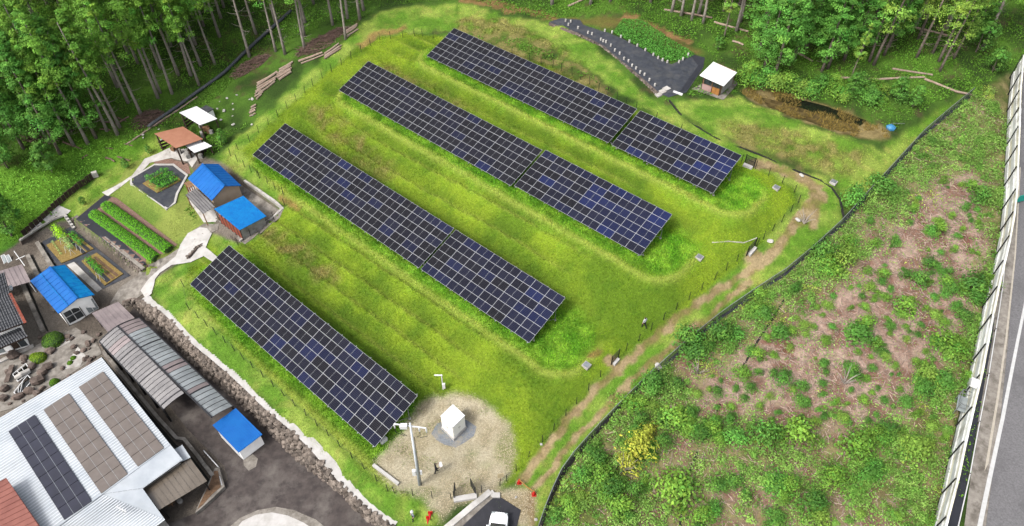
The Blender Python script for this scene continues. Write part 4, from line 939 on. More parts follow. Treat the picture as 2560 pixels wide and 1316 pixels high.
# big house with white ribbed roof
def on_plane(px, py, p0, n):
    d = Vector(ray(px, py)); o = Vector((0, 0, CAMZ)); t = (p0 - o).dot(n) / d.dot(n); return o + d * t
ZR, ZE = -.1, -.9
rA, rB = at(425, 1111, ZR), at(60, 1378, ZR); eA, eB = at(254.6, 894.9, ZE), at(-110, 1112, ZE)
n1_ = (eB - eA).cross(rA - eA).normalized(); n1_ = n1_ if n1_.z > 0 else -n1_
T = empty('white_roof_house', at(250, 1150, YZ), label='large house with white ribbed metal roof carrying three solar arrays', cat='house')
rBp = on_plane(60, 1378, eA, n1_); MB().slab([eA, eB, rBp, rA], .1).build('roof', M['roof_white'], T)
roof_ribs(T, [eA, rA, rBp, eB], 46, 'roof_white_rib', 'roof_rib', .05, .03)
f1, f2, f3 = at(456, 1149, ZR - .35), at(356, 1221, ZR - .35), at(412, 1299, ZR - .8)
f4 = at(300, 1384, ZR - .8); n2_ = (f2 - f1).cross(rA - f1); n2_ = n2_ if n2_.z > 0 else -n2_
for qd, nr_ in (([rA, at(255, 1236, ZR), f2, f1], 6), ([at(255, 1236, ZR), at(90, 1356, ZR), f4, f3, f2 + Vector((0, 0, -.02))], 0)):
    MB().slab([p + Vector((0, 0, .01 * nr_)) for p in qd], .1).build('roof', M['roof_white'], T)
    if nr_: roof_ribs(T, [qd[0], qd[3], qd[2], qd[1]], 8, 'roof_white_rib', 'roof_rib', .05, .03)
qd = [at(255, 1236, ZR), f3, f4, at(90, 1356, ZR)]; roof_ribs(T, [qd[0], qd[1], qd[2], qd[3]], 24, 'roof_white_rib', 'roof_rib', .05, .03)
MB().bar(rA + Vector((0, 0, .06)), rBp + Vector((0, 0, .06)), .25, .06).build('ridge_cap', M['roof_white'], T)
wq = [eA, f1, f3, f4, eB]; c = ctr(wq); MB().prism([(p.lerp(c, .05).x, p.lerp(c, .05).y) for p in [eA, rA, f1, f2, f3, f4, eB]], YZ - .1, ZE - .15).build('wall', M['wall_grey'], T)
MB().slab([at(-80, 1246, 1.0), at(16, 1196, 1.0), at(100, 1316, .7), at(120, 1350, .7), at(-60, 1430, .7)], .1).build('upper_roof', M['roof_rust'], T)
roof_ribs(T, [at(-80, 1250, 1.0), at(-60, 1430, .7), at(118, 1348, .7), at(16, 1196, 1.0)], 14, 'roof_rust', 'upper_roof_rib', .03, .05)
MB().prism([(at(*p, .7).x, at(*p, .7).y) for p in [(-70,1250), (14,1204), (92,1316), (-60,1410)]], -1.2, .65).build('upper_wall', M['wall_grey'], T)
an = MB(); b0 = on_plane(312, 1284, f2, n2_); an.bar(b0, b0 + Vector((0, 0, .9)), .05, .05); an.bar(b0 + Vector((-.6, .3, .85)), b0 + Vector((.6, -.3, .85)), .04, .04)
for k in (-.5, -.2, .1, .4): an.bar(b0 + Vector((k, -k * .5 + .25, .85)), b0 + Vector((k + .1, -k * .5 - .25, .85)), .03, .03)
an.build('antenna', M['metal_white'], T)
def roof_array(label, quad, mat, line):
    Q = [on_plane(*p, eA, n1_) + n1_ * .14 for p in quad]; T = empty('roof_solar_array', ctr(Q), label=label, cat='solar panels', group='solar arrays on the white roof')
    for i in range(3):
        for j in range(9):
            g = .0022; V = []
            for s, t in ((i / 3 + g * 2, j / 9 + g), ((i + 1) / 3 - g * 2, j / 9 + g), ((i + 1) / 3 - g * 2, (j + 1) / 9 - g), (i / 3 + g * 2, (j + 1) / 9 - g)): V.append(Q[0].lerp(Q[1], s).lerp(Q[3].lerp(Q[2], s), t))
            b = MB(); b.hexa([v - n1_ * .04 for v in V], V); b.build('module', M[mat], T)
    MB().hexa([q - n1_ * .1 for q in Q], [q - n1_ * .05 for q in Q]).build('backing', M['metal_dark' if mat == 'panel_navy' else 'timber_dark'], T)
    b = MB()
    for s in (1 / 3, 2 / 3): b.bar(Q[0].lerp(Q[1], s) - n1_ * .02, Q[3].lerp(Q[2], s) - n1_ * .02, .03, .045)
    b.build('rail', M[line], T)
roof_array('grey-brown rooftop solar array nearest the arched carport', [(197.6,969.4), (258.7,930.7), (411.4,1122), (346.2,1169)], 'panel_brown', 'galvanised')
roof_array('grey-brown rooftop solar array in the middle of the white roof', [(110,1026.4), (173,985), (321,1187.3), (254.6,1236.2)], 'panel_brown', 'galvanised')
roof_array('dark navy rooftop solar array on the left of the white roof', [(22.4,1080.6), (87.6,1038.7), (231.4,1254.5), (163,1302.6)], 'panel_navy', 'galvanised')
flat_roof('carport', 'brown translucent carport roof against the white-roofed house', [(357.6,1220.2), (475.2,1146.6), (517.1,1203.4), (398.1,1275.1)], -1.1, 'poly_brown', YZ, 'metal_dark', 9, 'poly_brown')
flat_roof('awning', 'small white panelled awning at the corner of the white-roofed house', [(436,1124), (455,1113), (476,1144), (452,1155)], -.9, 'roof_white', YZ, 'metal_dark', 3, 'roof_white', wd=.06)
# things under the brown carport
c = G(430, 1262); T = empty('wooden_chair', c, label='brown wooden chair under the edge of the brown carport', cat='chair')
MB().box(c + Vector((0, 0, .42)), (.5, .5, .06)).build('seat', M['timber'], T); MB().box(c + Vector((-.22, 0, .75)), (.05, .5, .4)).build('backrest', M['timber'], T)
for sx in (-1, 1):
    for sy in (-1, 1): MB().bar(c + Vector((.2 * sx, .2 * sy, 0)), c + Vector((.2 * sx, .2 * sy, .4)), .05, .05).build('leg', M['timber'], T)
tag(MB().tube([G(452, 1256) + Vector((0, 0, z)) for z in (0, .1, .3, .45)], [.18, .24, .26, .24], 12, True).build('planter_pot', M['wall_grey']), 'round grey pot beside the chair at the brown carport', 'pot')
# low walls, drain and planter by the yard
ribbon('low_wall', [(262,885), (330,968), (400,1052), (446,1102), (464,1104), (490,1136), (536,1196)], .35, .55, 'concrete', label='low concrete wall between the white-roofed house and the asphalt yard', cat='wall')
sheet('drain_channel', [(256,893), (322,972), (395,1060), (440,1112), (484,1148), (528,1206), (520,1212), (470,1150), (430,1115), (380,1064), (310,978), (250,900)], M['ditch'], .03, kind='structure')
P = [at(*p, YZ) for p in [(541.5,1176), (552,1176), (565,1222), (540,1247), (508,1276), (492,1289), (500,1268), (527,1209)]]
T = empty('planter', ctr(P), label='wedge-shaped concrete planter with soil at the corner of the yard', cat='planter')
MB().prism([(p.x, p.y) for p in P], YZ - .1, YZ + .5).build('kerb', M['concrete'], T); MB().prism([(p.x, p.y) for p in inset(P, .35)], YZ + .45, YZ + .54).build('soil', M['soil'], T)
for k, pts in enumerate([[(513,1133), (531,1153), (549,1173)], [(553,1198), (559,1219)]]):
    P = [G(*p) for p in pts]; T = empty('guard_rail', P[0], label=['longer white low guard rail beside the drain', 'shorter white low guard rail at the planter'][k], cat='guard rail')
    for z in (.3, .5): MB().tube([p + Vector((0, 0, z)) for p in P], .04, 6).build('rail', M['metal_white'], T)
    for p in P: MB().bar(p, p + Vector((0, 0, .52)), .06, .06).build('post', M['metal_white'], T)
sheet('white_apron', [(585,1330), (606,1304), (640,1288), (680,1282), (720,1290), (760,1308), (800,1335), (780,1420), (580,1420)], M['concrete_white'], .06, kind='structure')
sheet('apron_edge', [(560,1330), (600,1296), (645,1276), (690,1268), (735,1276), (790,1300), (830,1332), (800,1335), (760,1308), (720,1290), (680,1282), (640,1288), (606,1304), (585,1330)], M['concrete'], .05, kind='structure')

# ------------------------------------------------------------------ stone walls
def stone_mesh(seed, flat=.8):
    r = random.Random(seed); bm = bmesh.new(); bmesh.ops.create_cube(bm, size=1.0); bmesh.ops.subdivide_edges(bm, edges=bm.edges[:], cuts=1, use_grid_fill=True)
    for v in bm.verts:
        l = v.co.length; v.co *= (.42 + .12 * r.random()) / l * (1 + .35 * (l - .5)); v.co.z *= flat
    me = bpy.data.meshes.new('stone'); bm.to_mesh(me); bm.free(); return me
STONES = [stone_mesh(i) for i in range(8)]
def stones_with(mat):
    out = []
    for s in STONES: c = s.copy(); c.materials.append(M[mat]); out.append(c)
    return out
ST_D, ST_B, ST_W = stones_with('stone_dark'), stones_with('stone_brown'), stones_with('stone_white')
def stone_wall(name, label, base, top, zb, zt, size, rows, coping=None, cmat='concrete_white', stones=ST_D, part_max=300):
    Pb = [at(p[0], p[1], zb if not hasattr(zb, '__len__') else z) for p, z in zip(base, zb if hasattr(zb, '__len__') else [0] * len(base))]; Pt = [at(p[0], p[1], z) for p, z in zip(top, zt if hasattr(zt, '__len__') else [zt] * len(top))]
    T = empty(name, ctr(Pb), label=label, cat='wall')
    core = MB(); dp = 1.2 if rows > 4 else .45
    for i in range(len(Pb) - 1):
        d = (Pb[i + 1] - Pb[i]).normalized(); n = Vector((-d.y, d.x, 0)); n = n if (Pt[i] - Pb[i]).dot(n) > 0 else -n; e = n * .15
        core.hexa([Pb[i] + e - Vector((0, 0, .3)), Pb[i + 1] + e - Vector((0, 0, .3)), Pb[i + 1] + n * dp - Vector((0, 0, .3)), Pb[i] + n * dp - Vector((0, 0, .3))], [Pt[i] + e, Pt[i + 1] + e, Pt[i + 1] + n * dp * .5, Pt[i] + n * dp * .5])
    core.build('wall_core', M['core_dark' if rows > 4 else 'stone_brown'], T)
    L = [0]
    for a, b in zip(Pb, Pb[1:]): L.append(L[-1] + (b - a).length)
    items = []
    for j in range(rows):
        s = rnd.uniform(0, size)
        while s < L[-1]:
            i = max(k for k in range(len(L) - 1) if L[k] <= s); f = (s - L[i]) / (L[i + 1] - L[i]); b_, t_ = Pb[i].lerp(Pb[i + 1], f), Pt[i].lerp(Pt[i + 1], f)
            sz = size * rnd.uniform(.75, 1.4); items.append((b_.lerp(t_, (j + .5 + rnd.uniform(-.22, .22)) / rows), sz)); s += sz * .92
    items.sort(key=lambda it: (it[0] - cam.location).length)
    rest = MB()
    for k, (p, sz) in enumerate(items):
        if k < part_max: inst('stone', rnd.choice(stones), p, T, rnd.uniform(0, 6.28), (sz * rnd.uniform(.9, 1.25), sz * rnd.uniform(.8, 1.1), sz * rnd.uniform(.8, 1.1)), rnd.uniform(-.5, .5), rnd.uniform(-.5, .5))
        else:
            m = Matrix.Rotation(rnd.uniform(0, 6.28), 3, 'Z'); me = rnd.choice(STONES); rest.add([p + m @ (v.co * sz * 1.1) for v in me.vertices], [tuple(f.vertices) for f in me.polygons])
    if rest.v: rest.build('stones', stones[0].materials[0], T, kind='stuff')
    if coping:
        Po = [p + Vector((0, 0, .06)) for p in Pt]; Pi = []
        for i, p in enumerate(Po):
            d = (Po[min(i + 1, len(Po) - 1)] - Po[max(i - 1, 0)]); d.z = 0; d.normalize(); n = Vector((-d.y, d.x, 0)); n = n if (Pt[i] - Pb[i]).dot(n) > 0 else -n; Pi.append(p + n * coping + Vector((0, 0, .05)))
        for i in range(len(Po) - 1):
            m = 4
            for k in range(m):
                a, b = k / m, (k + 1) / m; e = rnd.uniform(-.08, .08)
                MB().slab([Po[i].lerp(Po[i + 1], a), Po[i].lerp(Po[i + 1], b), Pi[i].lerp(Pi[i + 1], b), Pi[i].lerp(Pi[i + 1], a)], .22).build('coping', M[cmat], T)
    return T
stone_wall('retaining_wall', 'dark rubble stone retaining wall with pale coping below the front solar row', WB, WT, WBZ, WTZ, .62, 6, 1.0, 'concrete_white')
stone_wall('retaining_wall', 'short stone wall across the top of the yard under the driveway', [(300,775), (325,768), (346,772)], [(306,756), (330,748), (352,752)], YZ, [-2.6, -1.9, -1.35], .5, 4)
stone_wall('plot_wall', 'stone wall between the vegetable plots and the tea rows', [(176,552), (230,594), (290,640), (346,686)], [(186,543), (240,584), (300,630), (356,675)], -2.65, -1.35, .4, 3, .4, 'concrete')
stone_wall('plot_wall', 'stone wall below the white terrace at the head of the vegetable plots', [(50,615), (100,580), (140,556), (168,545)], [(48,600), (96,568), (136,545), (166,535)], -2.7, -1.6, .4, 3, .3, 'concrete_pale')
stone_wall('garden_wall', 'small stone wall with steps beside the driveway above the front solar row', [(470,652), (490,634), (512,622)], [(468,640), (488,620), (508,610)], -.9, -.2, .35, 3)
# ------------------------------------------------------------------ plots and garden
sheet('black_sheet', [(98,628), (107.7,604), (176.5,568), (327,690), (258,724), (189,656), (155,672)], M['weed_sheet'], .05, label='black weed sheet under the lower vegetable beds', cat='weed sheet')
def bed(name, label, poly, mat, ht=.18):
    P = [G(*p) for p in poly]; T = empty(name, ctr(P), label=label, cat='garden bed'); z = ctr(P).z
    MB().prism([(p.x, p.y) for p in P], z - .1, z + ht).build('bed_edge', M[mat], T); Pi = inset(P, .5); return T, Pi, z + ht
T, Pi, z = bed('vegetable_bed', 'straw-covered vegetable bed with staked beans nearer the stone wall', [(116.6,615), (148.5,601), (181.6,583), (235,624), (188,647), (155,660)], 'straw')
for a, b in ((.42, .6), (.72, .9)):
    q = [at(*p, z) for p in [(150,603), (184,586), (230,622), (190,645)]]; MB().slab([q[0].lerp(q[1], a), q[0].lerp(q[1], b), q[3].lerp(q[2], b), q[3].lerp(q[2], a)], .03).build('soil_strip', M['weed_sheet_dark'], T)
for o in T.children:
    if o.name.startswith('soil_strip'): o.location.z += .035
T, Pi, z = bed('vegetable_bed', 'straw-edged vegetable bed nearer the driveway', [(204.6,655), (243,634), (309,686.7), (263,716)], 'straw')
q = [at(*p, z + .03) for p in [(212,656), (242,640), (300,686), (264,708)]]
for k, (a, b) in enumerate(((.06, .34), (.44, .62), (.72, .92))): MB().slab([q[0].lerp(q[1], a), q[0].lerp(q[1], b), q[3].lerp(q[2], b), q[3].lerp(q[2], a)], .03).build('soil_strip', M[['weed_sheet_dark', 'soil', 'soil'][k]], T)
sheet('slab_path', [(167.6,663.7), (185.5,656), (255.6,723.7), (243,732.6)], M['concrete_pale'], .07, kind='structure')
def plant(px, py, sc, tint, label, grp, name='vegetable_plant', cat='plant', zs=1.0):
    me = PLANTS[tint][rnd.randrange(2)]; p = G(px, py); label = label + ', ' + where(p); o = inst(name, me, (p.x, p.y, p.z + .15), None, rnd.uniform(0, 6), (sc, sc, sc * zs)); tag(o, label, cat, grp); return o
PLANTS = {k: [crown_mesh('plant', 1.2, .1, .45, 9, 18, c, .2, 0, .3) for _ in range(2)] for k, c in (('y', lin(150, 196, 40)), ('g', lin(86, 150, 48)), ('p', lin(150, 182, 110)))}
for i in range(4): plant(146 + i * 5, 582 + i * 6, 1.0, 'y', 'yellow-green bean plant', 'bean plants')
for i in range(4): plant(185 + i * 7, 594 + i * 7, .8, 'g', 'green staked plant near stone wall', 'staked plants')
for i in range(4): plant(166 + i * 5, 602 + i * 8, .75, 'p', 'pale green staked bean plant', 'pale staked plants')
for i in range(5): plant(226 + i * 8, 657 + i * 8, .85, 'g', 'bushy green plant near driveway', 'plants of the nearer bed')
for i in range(6): plant(134 + i * 4, 608 + i * 6, .3, 'p', 'small leek-like plant', 'leek row')
st = MB()
for (px, py) in [(160,612), (172,634), (185,640), (200,628), (210,634), (250,700), (258,704)]:
    p = G(px, py)
    for a in (-.3, .3): T_ = p + Vector((0, 0, 1.3)); MB().bar(p + Vector((a, a * .5, 0)), T_, .03, .03).build('plant_stake', M['metal_white'], None, label='%s-leaning pale garden stake, foot %s' % ('right' if a < 0 else 'left', where(p)), cat='stake', group='garden stakes')
# tea rows
sheet('tea_plot', [(190,548), (262,488), (292,496), (444,612), (365,676)], M['bark_chips'], .04, kind='structure')
sheet('black_sheet', [(190,549), (262,489), (280,493), (236,530), (232,540), (368,664), (354,676)], M['weed_sheet_dark'], .07, label='black weed sheet along the lower tea row', cat='weed sheet')
def hedge(a, b, wd, ht, label):
    A, B = G(*a), G(*b); T = empty('tea_hedge', A.lerp(B, .5), label=label, cat='hedge', group='clipped tea rows'); d = (B - A); L = d.length; d.normalize(); n = Vector((-d.y, d.x, 0))
    prof = [(-.5, 0), (-.5, .6), (-.36, .92), (0, 1), (.36, .92), (.5, .6), (.5, 0)]; V = []; F = []; m = len(prof)
    for i in range(25):
        p = A + d * (L * i / 24); e = 1 - .5 * (i in (0, 24))
        for s, h in prof: V.append(p + n * (s * wd * e * .92) + Vector((0, 0, h * ht * .92 * (1 - .15 * (i in (0, 24))))))
    for i in range(24):
        for k in range(m - 1): F.append((i * m + k, (i + 1) * m + k, (i + 1) * m + k + 1, i * m + k + 1))
    F += [tuple(range(m)), tuple(reversed(range(24 * m, 25 * m)))]
    b_ = MB(); b_.add(V, F); core = b_.build('hedge_core', M['hedge_core'], T)
    k = 5200; t = npr.random(k); s = npr.random(k) * math.pi; sx = -np.cos(s) * .5; sh = np.sin(s) ** .6
    P = np.array(A)[None] + np.outer(t * L, np.array(d)) + np.outer(sx * wd, np.array(n)); P[:, 2] = A.z + (B.z - A.z) * t + sh * ht * npr.uniform(.88, 1.06, k)
    N = np.outer(sx * 1.6, np.array(n)) + np.array([0, 0, .8]) + npr.normal(size=(k, 3)) * .4
    v, f = quads(P, N, npr.uniform(.1, .2, k)); c = np.repeat(VEG * lin(96, 160, 34) * npr.uniform(.6, 1.35, (k, 1)), 4, 0)
    o = link(bpy.data.objects.new('foliage', mesh_np('foliage', v, f, M['leaves'], False, c)), T)
pm('hedge_core', S(50, 84, 22), S(70, 110, 30), 4, .9, .5)
hedge((236,538), (392,652), 1.45, .85, 'clipped green tea row beside the black weed sheet')
hedge((266,516), (426,630), 1.45, .85, 'clipped green tea row on the upper side next to the grass bank')
# upper black plot
KB = [(328.7,461.4), (328.7,448), (388,413.6), (434,413.6), (468.4,440.4), (443.5,486.3), (437.8,509.3), (418.7,524.6), (328.7,461.4)]
sheet('black_sheet', KB[:-1], M['weed_sheet'], .06, label='black weed sheet filling the kerbed plot beside the blue house', cat='weed sheet')
ribbon('kerb', KB, .3, .18, 'concrete_white', label='white concrete kerb around the black-sheeted plot', cat='kerb')
T, Pi, z = bed('vegetable_bed', 'straw-framed vegetable bed in the black-sheeted plot', [(357.4,461.4), (420.6,423.2), (455,451.9), (393.8,484.4)], 'straw', .12)
MB().slab([p + Vector((0, 0, .16)) for p in inset([G(357.4,461.4), G(420.6,423.2), G(455,451.9), G(393.8,484.4)], .55)], .05).build('soil_strip', M['weed_sheet_dark'], T)
for i in range(3):
    for j in range(6): plant(374 + j * 9 + i * 12 + rnd.uniform(-2, 2), 454 - j * 4 + i * 11 + rnd.uniform(-2, 2), rnd.uniform(.6, .9), 'g', 'leafy crop plant in straw-framed bed', 'crop plants in the kerbed plot')
sheet('bark_bed', [(380,404), (430,398), (470,410), (478,436), (468,436), (434,410), (388,410)], M['bark_chips'], .05, kind='structure')
# timber wall on the left
A = [(60,592), (100,558), (150,512), (200,470), (236,446)]
P = [G(*p) for p in A]; T = empty('timber_wall', P[2], label='dark brown timber plank wall below the thicket', cat='wall')
for a, b in zip(P, P[1:]):
    n = max(1, int((b - a).length / .55))
    for i in range(n):
        p, q = a.lerp(b, i / n), a.lerp(b, (i + .9) / n); h = rnd.uniform(.95, 1.1); m = (p + q) / 2
        MB().box((m.x, m.y, m.z + h / 2 - .1), ((q - p).length, .08, h), math.atan2((q - p).y, (q - p).x)).build('plank', M['timber_dark'], T)
tag(MB().box(G(240, 442) + Vector((0, 0, .4)), (.7, .5, .8), .5).build('stone_block', M['concrete_pale']), 'pale block at the upper end of the timber wall', 'block')
# steps at the corner of the plots
T = empty('garden_steps', G(172, 560), label='small stone steps down to the vegetable plots', cat='steps')
for k in range(5):
    p = at(163 + k * 5, 540 + k * 7, -1.55 - .22 * k); MB().box(p, (.7, .35, .2), -.7).build('step', M['concrete_pale'], T)
# cold frames by the left edge
T = empty('cold_frame', at(12, 660, -3), label='pair of pale blue glazed frames leaning at the left edge', cat='frame')
for k in (0, 1):
    a, b, c, d = at(2 + 11 * k, 640, -2.2), at(11 + 11 * k, 637, -2.2), at(24 + 11 * k, 663, -3.1), at(14 + 11 * k, 668, -3.1)
    MB().slab([a, b, c, d], .03).build('pane', M['glass_pale'], T)
    for p, q in ((a, b), (b, c), (c, d), (d, a)): MB().bar(p, q, .06, .06).build('frame_bar', M['metal_white'], T)
for (pa, pb) in (((35,628), (62,665)), ((62,640), (40,650))): tag(MB().tube([at(*pa, -1.6), at(*pb, -2.4)], .05, 6).build('pole', M['metal_white']), 'long pale pole leaning beside the concrete channels' if pa[0] == 35 else 'short pale pole crossing the leaning pole', 'pole')
for k, (pa, pb) in enumerate([((70,640), (140,780)), ((48,690), (110,830)), ((95,610), (150,700))]):
    ribbon('concrete_channel', [pa, ((pa[0] + pb[0]) / 2, (pa[1] + pb[1]) / 2), pb], .5, .25 + .08 * k, 'concrete', label=['concrete channel edge running along the blue outbuilding', 'concrete edge beside the tiled house', 'concrete edge between the plots and the blue outbuilding'][k], cat='kerb')
    sheet('gutter', [(pa[0] + 8, pa[1]), (pa[0] + 12, pa[1] - 2), (pb[0] + 12, pb[1] - 2), (pb[0] + 8, pb[1])], M['ditch'], .05, kind='structure')
# rock garden
sheet('sand', [(0,1030), (0,900), (60,880), (120,850), (190,820), (240,850), (255,885), (140,960), (40,1020)], M['concrete'], .05, kind='structure')
sheet('white_sand', [(105,870), (150,850), (185,840), (175,858), (130,880)], M['concrete_pale'], .09, kind='structure')
sheet('white_sand', [(160,925), (195,868), (215,890), (200,918)], M['concrete_pale'], .09, kind='structure')
def rock(px, py, s, label, mats=None, grp='rocks of the stone garden', flat=1.0):
    p = G(px, py); o = inst('rock', rnd.choice(mats or ST_B), p + Vector((0, 0, s * .25)), None, rnd.uniform(0, 6.28), (s * rnd.uniform(.9, 1.4), s * rnd.uniform(.8, 1.1), s * rnd.uniform(.7, 1.0) * flat), rnd.uniform(-.3, .3), rnd.uniform(-.3, .3))
    if len(label.split()) <= 8: label = label + ', ' + where(p)
    return tag(o, label, 'rock', grp)
for px, py, s in [(35,893,1.3), (62,898,.9), (130,880,.9), (122,920,1.1), (108,935,1.2), (98,955,1.4), (82,920,1.0), (75,980,1.0), (48,995,1.1), (15,975,1.2), (12,998,.9), (95,985,.8)]:
    rock(px, py, s, 'large brown boulder near the garden ponds')
for i in range(46):
    t = rnd.random(); px, py = [(rnd.uniform(0, 110), rnd.uniform(880, 1015)), (rnd.uniform(100, 190), rnd.uniform(815, 880)), (rnd.uniform(205, 255), rnd.uniform(830, 900)), (rnd.uniform(140, 230), rnd.uniform(880, 960))][i % 4]
    rock(px, py, rnd.uniform(.35, .75), ['small brown rock near the garden ponds', 'small rock in the upper stone garden', 'rubble rock beside the arched carport', 'small rock by the white roof edge'][i % 4])
for px, py, sc, lb in [(135,855,1.15, 'largest round clipped bush in the stone garden'), (100,898,.75, 'round yellow-green clipped bush among the garden boulders'), (88,895,.55, 'small round bush left of the yellow-green one'), (184,897,.3, 'tiny clipped bush on the white sand'), (176,909,.3, 'tiny flat bush near the white sand edge'), (137,958,.5, 'low bush by the white roof edge')]:
    p = G(px, py); T = empty('topiary', p, label=lb, cat='bush', group='clipped garden bushes'); b = MB()
    b.tube([p + Vector((0, 0, z * sc)) for z in (0, .25, .55, .85, 1.0)], [.8 * sc, 1.02 * sc, .95 * sc, .6 * sc, .05], 12); b.build('bush_core', M['hedge_core'], T)
    k = int(900 * sc) + 150; N = npr.normal(size=(k, 3)); N[:, 2] = np.abs(N[:, 2]); N /= np.linalg.norm(N, axis=1, keepdims=True); PP = np.array(p) + N * np.array([1.05, 1.05, 1.02]) * sc * npr.uniform(.93, 1.04, (k, 1)); PP[:, 2] += .02
    v, f = quads(PP, N + npr.normal(size=(k, 3)) * .3, npr.uniform(.1, .18, k)); c_ = np.repeat(VEG * (lin(112, 140, 28) if 'yellow' in lb else lin(84, 122, 26)) * npr.uniform(.65, 1.3, (k, 1)), 4, 0)
    link(bpy.data.objects.new('foliage', mesh_np('foliage', v, f, M['leaves'], False, c_)), T)
t = NT('pond_water'); t.col(S(34, 36, 30)); t.setp(Roughness=.06); M['pond_water'] = t.m
for k, (q, lb) in enumerate([([(35,940), (68,913), (80,935), (48,958)], 'upper'), ([(38,985), (72,942), (84,955), (58,985), (45,992)], 'lower')]):
    sheet('garden_pond', q, M['pond_water'], .12, kind='structure')
    P = [G(*p) for p in q]; T = empty('pond_grid', ctr(P), label='white lattice frame over the %s garden pond' % lb, cat='frame')
    for a, b in zip(P, P[1:] + P[:1]): MB().bar(a + Vector((0, 0, .3)), b + Vector((0, 0, .3)), .07, .06).build('frame_bar', M['metal_white'], T)
    for s in (.33, .66): MB().bar(P[0].lerp(P[1], s) + Vector((0, 0, .33)), P[-1].lerp(P[-2], s) + Vector((0, 0, .33)), .05, .05).build('frame_bar', M['metal_white'], T)
tag(MB().tube([G(44, 950) + Vector((0, 0, .35)), G(60, 944) + Vector((0, 0, .6)), G(78, 932) + Vector((0, 0, .4))], [.28, .3, .28], 8).build('stone_bridge', M['concrete_pale']), 'small arched pale stone bridge between the garden ponds', 'bridge')
tag(MB().bar(G(20, 960) + Vector((0, 0, .35)), G(34, 918) + Vector((0, 0, .35)), .5, .15).build('stone_plank', M['stone_brown']), 'flat brown stone slab beside the garden pond', 'stone slab')

# ------------------------------------------------------------------ sheds at the woods edge
def shed(name, label, q, z, zb, mat, ribs=0, clutter=6):
    T, P = flat_roof(name, label, q, z, mat, zb, 'timber_dark', ribs, mat, 'shed', .06, wd=.16)
    for i in range(clutter):
        a = P[0].lerp(P[1], rnd.uniform(.2, .8)).lerp(P[3].lerp(P[2], rnd.uniform(.2, .8)), rnd.uniform(.2, .8))
        tag(MB().box((a.x, a.y, H(a.x, a.y) + .3), (rnd.uniform(.3, .9), rnd.uniform(.3, .6), rnd.uniform(.5, .9)), rnd.uniform(0, 3)).build('stored_crate', M[rnd.choice(['timber', 'timber_dark', 'wall_grey'])]), 'crate stored under the %s, %s' % (' '.join(label.split()[:3]), where(a)), 'crate', 'crates stored under ' + ' '.join(label.split()[:3]))
    b = MB(); A, B = P[0], P[3]
    for k in range(3): b.bar(Vector((P[0].x, P[0].y, H(P[0].x, P[0].y) + .3 + .5 * k)), Vector((P[1].x, P[1].y, H(P[1].x, P[1].y) + .3 + .5 * k)), .05, .3)
    b.build('back_boards', M['timber_dark'], T); return T
shed('open_shed', 'white flat roofed open shed at the wood edge', [(448,281.7), (491.3,265.8), (543,296.9), (499.9,313)], [4.5, 4.5, 4.2, 4.2], None, 'roof_plain_white')
shed('open_shed', 'brown flat roofed open shed with timber posts', [(385.8,334.3), (457.3,316.6), (507.5,347.9), (439.7,370.7)], [3.7, 3.7, 3.4, 3.4], None, 'roof_brown')
shed('open_shed', 'small white roofed lean-to beside the brown roofed shed', [(463.4,364), (501.4,350), (530.3,365.3), (486.2,382.3)], [2.9, 2.9, 2.8, 2.8], None, 'roof_plain_white', 0, 3)
c = G(524, 292); T = empty('kennel', c, label='small hut with black roof and white front behind the white roofed shed', cat='hut')
MB().box(c + Vector((0, 0, .6)), (1.3, 1.0, 1.2), -.6).build('wall', M['wall_white'], T); MB().box(c + Vector((-.1, .05, 1.25)), (1.7, 1.3, .1), -.6).build('roof', M['tile_dark'], T)
# hut on the right
zh = G(1790, 230).z
P = [at(*p, zh + 2.35 - .25 * k) for k, p in zip((0, 0, 1, 1), [(1783.5,154.7), (1842.6,181.5), (1809.5,215.5), (1749,188.4)])]
T = empty('garden_hut', (ctr(P).x, ctr(P).y, zh), label='small hut with white flat roof, pink lower panel and orange doors', cat='hut')
MB().slab(P, .08).build('roof', M['roof_plain_white'], T)
Bq = [at(1752, 224, zh), at(1797, 240, zh), at(1831, 212, zh), at(1787, 192, zh)]
MB().prism([(p.x, p.y) for p in Bq], zh - .1, zh + 2.1).build('wall', M['timber'], T)
panel(T, 'lower_panel', 'pink_panel', Bq[0], Bq[1], zh + .1, zh + .95, .03, .54); panel(T, 'window', 'glass_dark', Bq[0], Bq[1], zh + 1.05, zh + 1.8, .08, .5)
for a in (.58, .78): panel(T, 'door', 'door_orange', Bq[0], Bq[1], zh + .05, zh + 1.0, a, a + .185); panel(T, 'door_glass', 'glass_dark', Bq[0], Bq[1], zh + 1.05, zh + 1.85, a, a + .185)
for t in (.0, .55, .98): panel(T, 'corner_post', 'timber_dark', Bq[0], Bq[1], zh, zh + 2.1, t, t + .02, .05, .06)
panel(T, 'side_wall', 'wall_grey', Bq[1], Bq[2], zh + .1, zh + 1.3, .1, .9)
sheet('hut_slab', [(1728,223), (1808,251), (1845,208), (1795,186)], M['concrete'], .05, kind='structure')
